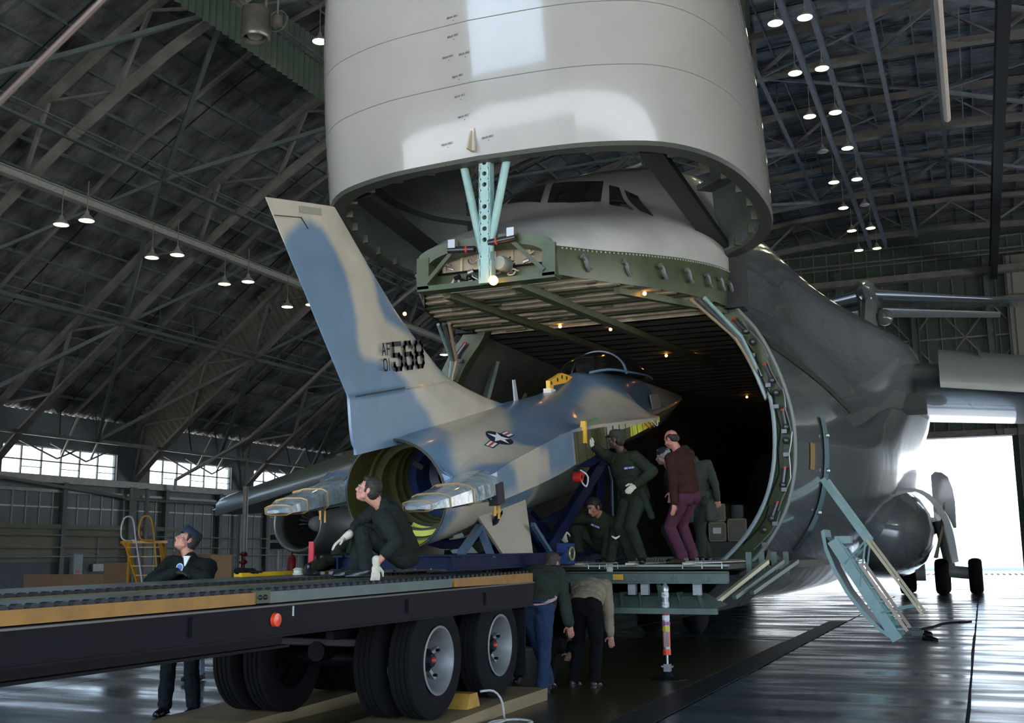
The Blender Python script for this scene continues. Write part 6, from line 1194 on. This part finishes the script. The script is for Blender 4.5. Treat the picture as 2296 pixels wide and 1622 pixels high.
m_tape2 = mat('blue name tape', (.07, .10, .32), .6)
def tape(parent, a, b, n, h, text, m_=None):
    a, b, n = Vector(a), Vector(b), Vector(n).normalized(); d = (b-a).normalized(); u = n.cross(d); L = (b-a).length
    s = put('name_tape', MB().hexa([a-u*h/2, b-u*h/2, b-u*h/2+n*.004, a-u*h/2+n*.004, a+u*h/2, b+u*h/2, b+u*h/2+n*.004, a+u*h/2+n*.004]), m_ or m_tape2, parent)
    if text: w = L*.9/len(text); put('tape_letters', glyphs(text, lambda x, y: a+d*(x+L*.05)+u*y+n*.0055, 0, -h*.3, w*.65, h*.6, h*.12, w*.35), wht, parent)
# 1 man in garrison cap leaning on the far edge of the trailer, looking up
t, q = person('man in dark blue garrison cap and black flight jacket leaning on the trailer, looking up', (-7.48, 9.22, .98), (-7.37, 9.04, 1.515), (.30, -.9, 0), head=(-7.42, 9.03, 1.70), look=(-.50, -.66, .56), hands=((-7.34, 8.80, 1.40), (-7.30, 8.90, 1.42)), elbows=((-1, -.1, -.3), (1, .3, -.2)),
    feet=((-7.64, 9.08, 0), (-7.36, 9.18, 0)), skin=(.50, .22, .14), top=(.012, .016, .013), bottom=(.012, .014, .018), tname='flight_jacket', hat='garrison', gloves=((.02, .02, .018), (.02, .02, .018)), mouth=True, handdir=((1, .1, -.05), (-1, -.2, -.05)), handn=((0, 0, -1), (0, 0, -1)), H=1.84, headup=(-.1, .3, .9), bulk=1.12)
patch_plate(t, (-7.33, 8.845, 1.445), (.35, -.9, .15), (0, 0, 1), .075, .09, mat('badge white', (.55, .6, .55), .5), 'chest_badge'); patch_plate(t, (-7.329, 8.841, 1.45), (.35, -.9, .15), (0, 0, 1), .05, .06, mat('badge blue', (.06, .12, .4), .5), 'badge_shield', .007)
patch_plate(t, (-7.60, 8.96, 1.46), (-.4, -.9, .2), (0, 0, 1), .06, .07, MATS['badge blue'], 'shoulder_patch')
put('white_collar', MB().extrude([(-7.34, 8.915, 1.56), (-7.27, 8.93, 1.56), (-7.29, 8.875, 1.45)], (.0, -.012, 0)), wht, t)
# 2 man behind him
t, q = person('person in light blue shirt and trousers stooping behind the man in the garrison cap', (-9.27, 11.60, .94), (-9.38, 11.50, 1.33), (-.5, -.6, 0), head=(-9.54, 11.38, 1.44), feet=((-9.32, 11.72, 0), (-9.20, 11.50, 0)), look=(-.5, -.5, -.6), hands=((-9.2, 11.3, .9), (-8.9, 11.6, .95)), top=(.22, .32, .45), bottom=(.25, .32, .48), tname='shirt', H=1.66, hair=(.05, .03, .02))
# 3 crouching man on the trailer edge
t, q = person('crouching man with spectacles in dark green fatigues on the trailer edge, looking up', (-4.97, 9.10, 1.60), (-5.04, 8.84, 1.99), (-.86, -.5, .1), head=(-5.12, 8.71, 2.13), look=(-.90, -.38, .36), hands=((-5.40, 8.80, 1.72), (-4.88, 8.46, 1.475)), elbows=((-.2, .6, .2), (.5, .1, .1)),
    feet=((-5.30, 8.80, 1.355), (-5.02, 8.55, 1.355)), knees=((-.8, -.2, .7), (-.9, -.45, .8)), skin=(.55, .25, .18), top=(.018, .023, .019), bottom=(.018, .023, .019), tname='fatigue_shirt', gloves=(WG, WG), sleeve=.55, handdir=((-.6, -.5, -.5), (.15, -.3, -.9)), handn=((0, 0, -1), (-.6, .5, .1)), glasses=True, mouth=True, H=1.78, toe=((-.9, -.4, 0), (-.85, -.5, 0)), bulk=1.08)
# 4 second crouching man, mostly hidden
t, q = person('green clothed figure with dark boots mostly hidden behind the crouching man with spectacles', (-6.45, 10.75, 1.50), (-6.42, 10.80, 1.80), (.6, -.3, 0), feet=((-6.55, 9.95, 1.365), (-6.70, 10.05, 1.365)), knees=((.0, -1, .5), (-.1, -1, .5)), hands=((-6.4, 10.5, 1.5), (-6.4, 10.6, 1.5)), head=(-6.40, 10.85, 1.92), look=(.9, .3, -.4), top=GR, bottom=GR, H=1.5, fine=False)
# 5 standing man in field cap reaching to the fighter
t, q = person('tall man in green field cap reaching one white glove to the fighter', (-4.18, 13.98, 2.32), (-4.27, 13.81, 2.83), (-.42, -.88, 0), head=(-4.33, 13.74, 3.01), look=(-.96, .12, .05), hands=((-4.52, 13.25, 2.93), (-4.06, 13.66, 2.42)), elbows=((-.2, -.1, -.8), (.95, .1, -.2)),
    feet=((-4.28, 14.12, 1.41), (-4.08, 13.95, 1.41)), skin=(.09, .045, .03), top=GR, bottom=(.025, .034, .022), hat=('fatigue', GR), gloves=(WG, WG), long_coat=True, H=1.84, bulk=1.14, tname='field_jacket', handdir=((-.35, -.75, .5), (-.4, -.6, -.5)), handn=((-.9, .3, .1), (0, 1, 0)), toe=((-.6, -.6, 0), (.2, -.9, 0)))
tape(t, (-4.20, 13.63, 2.63), (-4.08, 13.69, 2.645), (.35, -1, 0), .026, 'US AIR')
# 6 crouching man on the ramp
t, q = person('bareheaded man in green fatigues crouching on the ramp, one white glove over the edge', (-4.72, 14.42, 1.66), (-4.66, 14.10, 2.02), (-.10, -1, 0), head=(-4.74, 13.98, 2.15), look=(-.45, -.72, -.45), hands=((-5.14, 13.88, 1.86), (-4.47, 13.80, 1.42)), elbows=((-.8, .3, .2), (.8, -.1, .3)),
    feet=((-5.00, 14.12, 1.41), (-4.62, 14.05, 1.41)), knees=((-.75, -.6, .8), (.1, -.9, .30)), skin=(.42, .19, .12), top=GR, bottom=(.026, .034, .023), gloves=(WG, WG), handdir=((.1, -.2, -.95), (-.1, -.2, -.95)), handn=((0, 1, 0), (0, 1, .2)), H=1.80, hcurl=.7, tname='fatigue_shirt', bulk=1.18, headup=(0, -.1, 1))
tape(t, (-4.76, 13.905, 1.93), (-4.64, 13.90, 1.88), (-.05, -1, .2), .026, 'US AIR')
put('sleeve_chevron', MB().extrude([(-4.46, 13.84, 1.78), (-4.40, 13.835, 1.755), (-4.34, 13.84, 1.78), (-4.35, 13.84, 1.755), (-4.40, 13.835, 1.725), (-4.45, 13.84, 1.755)], (0, -.01, 0)), wht, t)
# 7 man in brown jacket
t, q = person('balding man in brown jacket and purple trousers standing on the ramp', (-3.50, 14.08, 2.31), (-3.56, 14.0, 2.84), (-.85, .40, 0), head=(-3.65, 13.97, 3.01), look=(-.85, .35, -.32), hands=((-3.9, 14.4, 2.2), (-3.60, 13.84, 2.10)), elbows=((0, .5, 0), (.4, -.5, -.1)), feet=((-3.48, 14.28, 1.41), (-3.54, 13.96, 1.41)),
    skin=(.50, .20, .14), top=(.045, .018, .013), bottom=(.085, .030, .048), bald=True, H=1.80, tname='brown_jacket', handdir=((0, 0, -1), (-.1, -.1, -.95)), shoe=(.07, .05, .03), bulk=1.05)
t, q = person('grey haired man in dark cap leaning in behind the balding man', (-3.82, 14.9, 2.25), (-3.90, 14.85, 2.70), (-.8, -.2, 0), head=(-3.99, 14.80, 2.86), look=(-.95, -.1, -.15), feet=((-3.80, 14.8, 1.41), (-3.75, 15.15, 1.41)), top=(.03, .035, .03), bottom=(.025, .03, .028), hair=(.3, .29, .27), hat=('cap', (.012, .012, .02)), skin=(.35, .22, .17), H=1.72)
t, q = person('person in grey green coat standing close behind the right side of the balding man', (-3.57, 14.95, 2.3), (-3.58, 14.9, 2.78), (-.4, .9, 0), feet=((-3.52, 14.85, 1.41), (-3.5, 15.2, 1.41)), head=(-3.74, 15.0, 2.90), top=(.05, .06, .045), bottom=(.03, .035, .03), H=1.72, long_coat=True)
# 10 man in jeans bending to the ramp
t, q = person('man in blue jeans and dark green jacket bending over at the trailer end', (-4.70, 11.72, .98), (-4.74, 12.06, 1.36), (-.1, .95, -.35), head=(-4.66, 12.20, 1.43), look=(.3, .9, -.4), hands=((-4.36, 12.0, .60), (-5.05, 12.35, 1.34)), elbows=((.6, -.2, -.2), (-.9, -.3, .3)), feet=((-4.58, 11.62, 0), (-4.62, 11.95, 0)), knees=((0, .9, 0), (0, .9, 0)),
    skin=(.42, .18, .13), top=(.028, .038, .030), bottom=(.024, .042, .088), H=1.80, tname='bomber_jacket', bname='jeans', hair=(.05, .035, .025), bulk=1.28)
put('shirt_tail', MB().ball((-4.70, 11.72, 1.045), (.262, .215, .032), 16, 8, Matrix.Rotation(.3, 3, 'X')), mat('pink checked shirt', (.60, .40, .42), .8, var=.4, vscale=60), t, smooth=True)
put('belt', MB().ball((-4.70, 11.715, 1.01), (.25, .21, .018), 18, 6), mat('brown belt', (.05, .03, .02), .5), t, smooth=True)
# 11 man in beige sweater
t, q = person('man in beige sweater and black trousers bending far forward at the ramp edge', (-4.40, 12.55, .93), (-4.46, 12.97, 1.17), (0, .5, -.9), head=(-4.48, 13.14, 1.12), look=(0, .3, -.95), hands=((-4.20, 12.90, .58), (-4.72, 12.90, .55)), elbows=((.5, -.5, .1), (-.5, -.5, .1)), feet=((-4.28, 12.50, 0), (-4.54, 12.50, 0)), knees=((0, .9, .1), (0, .9, .1)),
    skin=(.40, .20, .14), top=(.24, .205, .14), bottom=(.005, .005, .006), H=1.78, tname='sweater', hair=(.01, .01, .01), shoe=(.03, .02, .02), bulk=1.15, headup=(0, .9, .3))
# 12 figure in dark clothes
t, q = person('person in black clothes squatting in shadow between the trailer end and the ramp', (-5.05, 13.2, .48), (-4.85, 13.15, .90), (.2, -.9, 0), head=(-4.80, 13.1, 1.03), look=(.6, -.3, -.7), feet=((-5.38, 12.85, 0), (-4.95, 12.8, 0)), knees=((-.5, -.8, .7), (.2, -.9, .6)), hands=((-4.45, 13.0, .75), (-4.7, 12.8, .35)), top=(.008, .008, .009), bottom=(.007, .007, .008), H=1.72, skin=(.30, .16, .11))
gl = put('black_glove', MB().cap((-6.98, 9.30, 1.405), .035, (-6.93, 9.50, 1.40), .03).cap((-6.93, 9.48, 1.40), .013, (-6.88, 9.57, 1.39), .011).cap((-6.92, 9.42, 1.40), .013, (-6.85, 9.47, 1.385), .011), m_rubber, None, smooth=True, loc=(-6.95, 9.4, 1.37)); tag(gl, 'black glove lying on the far trailer edge by the yellow bar', 'glove')
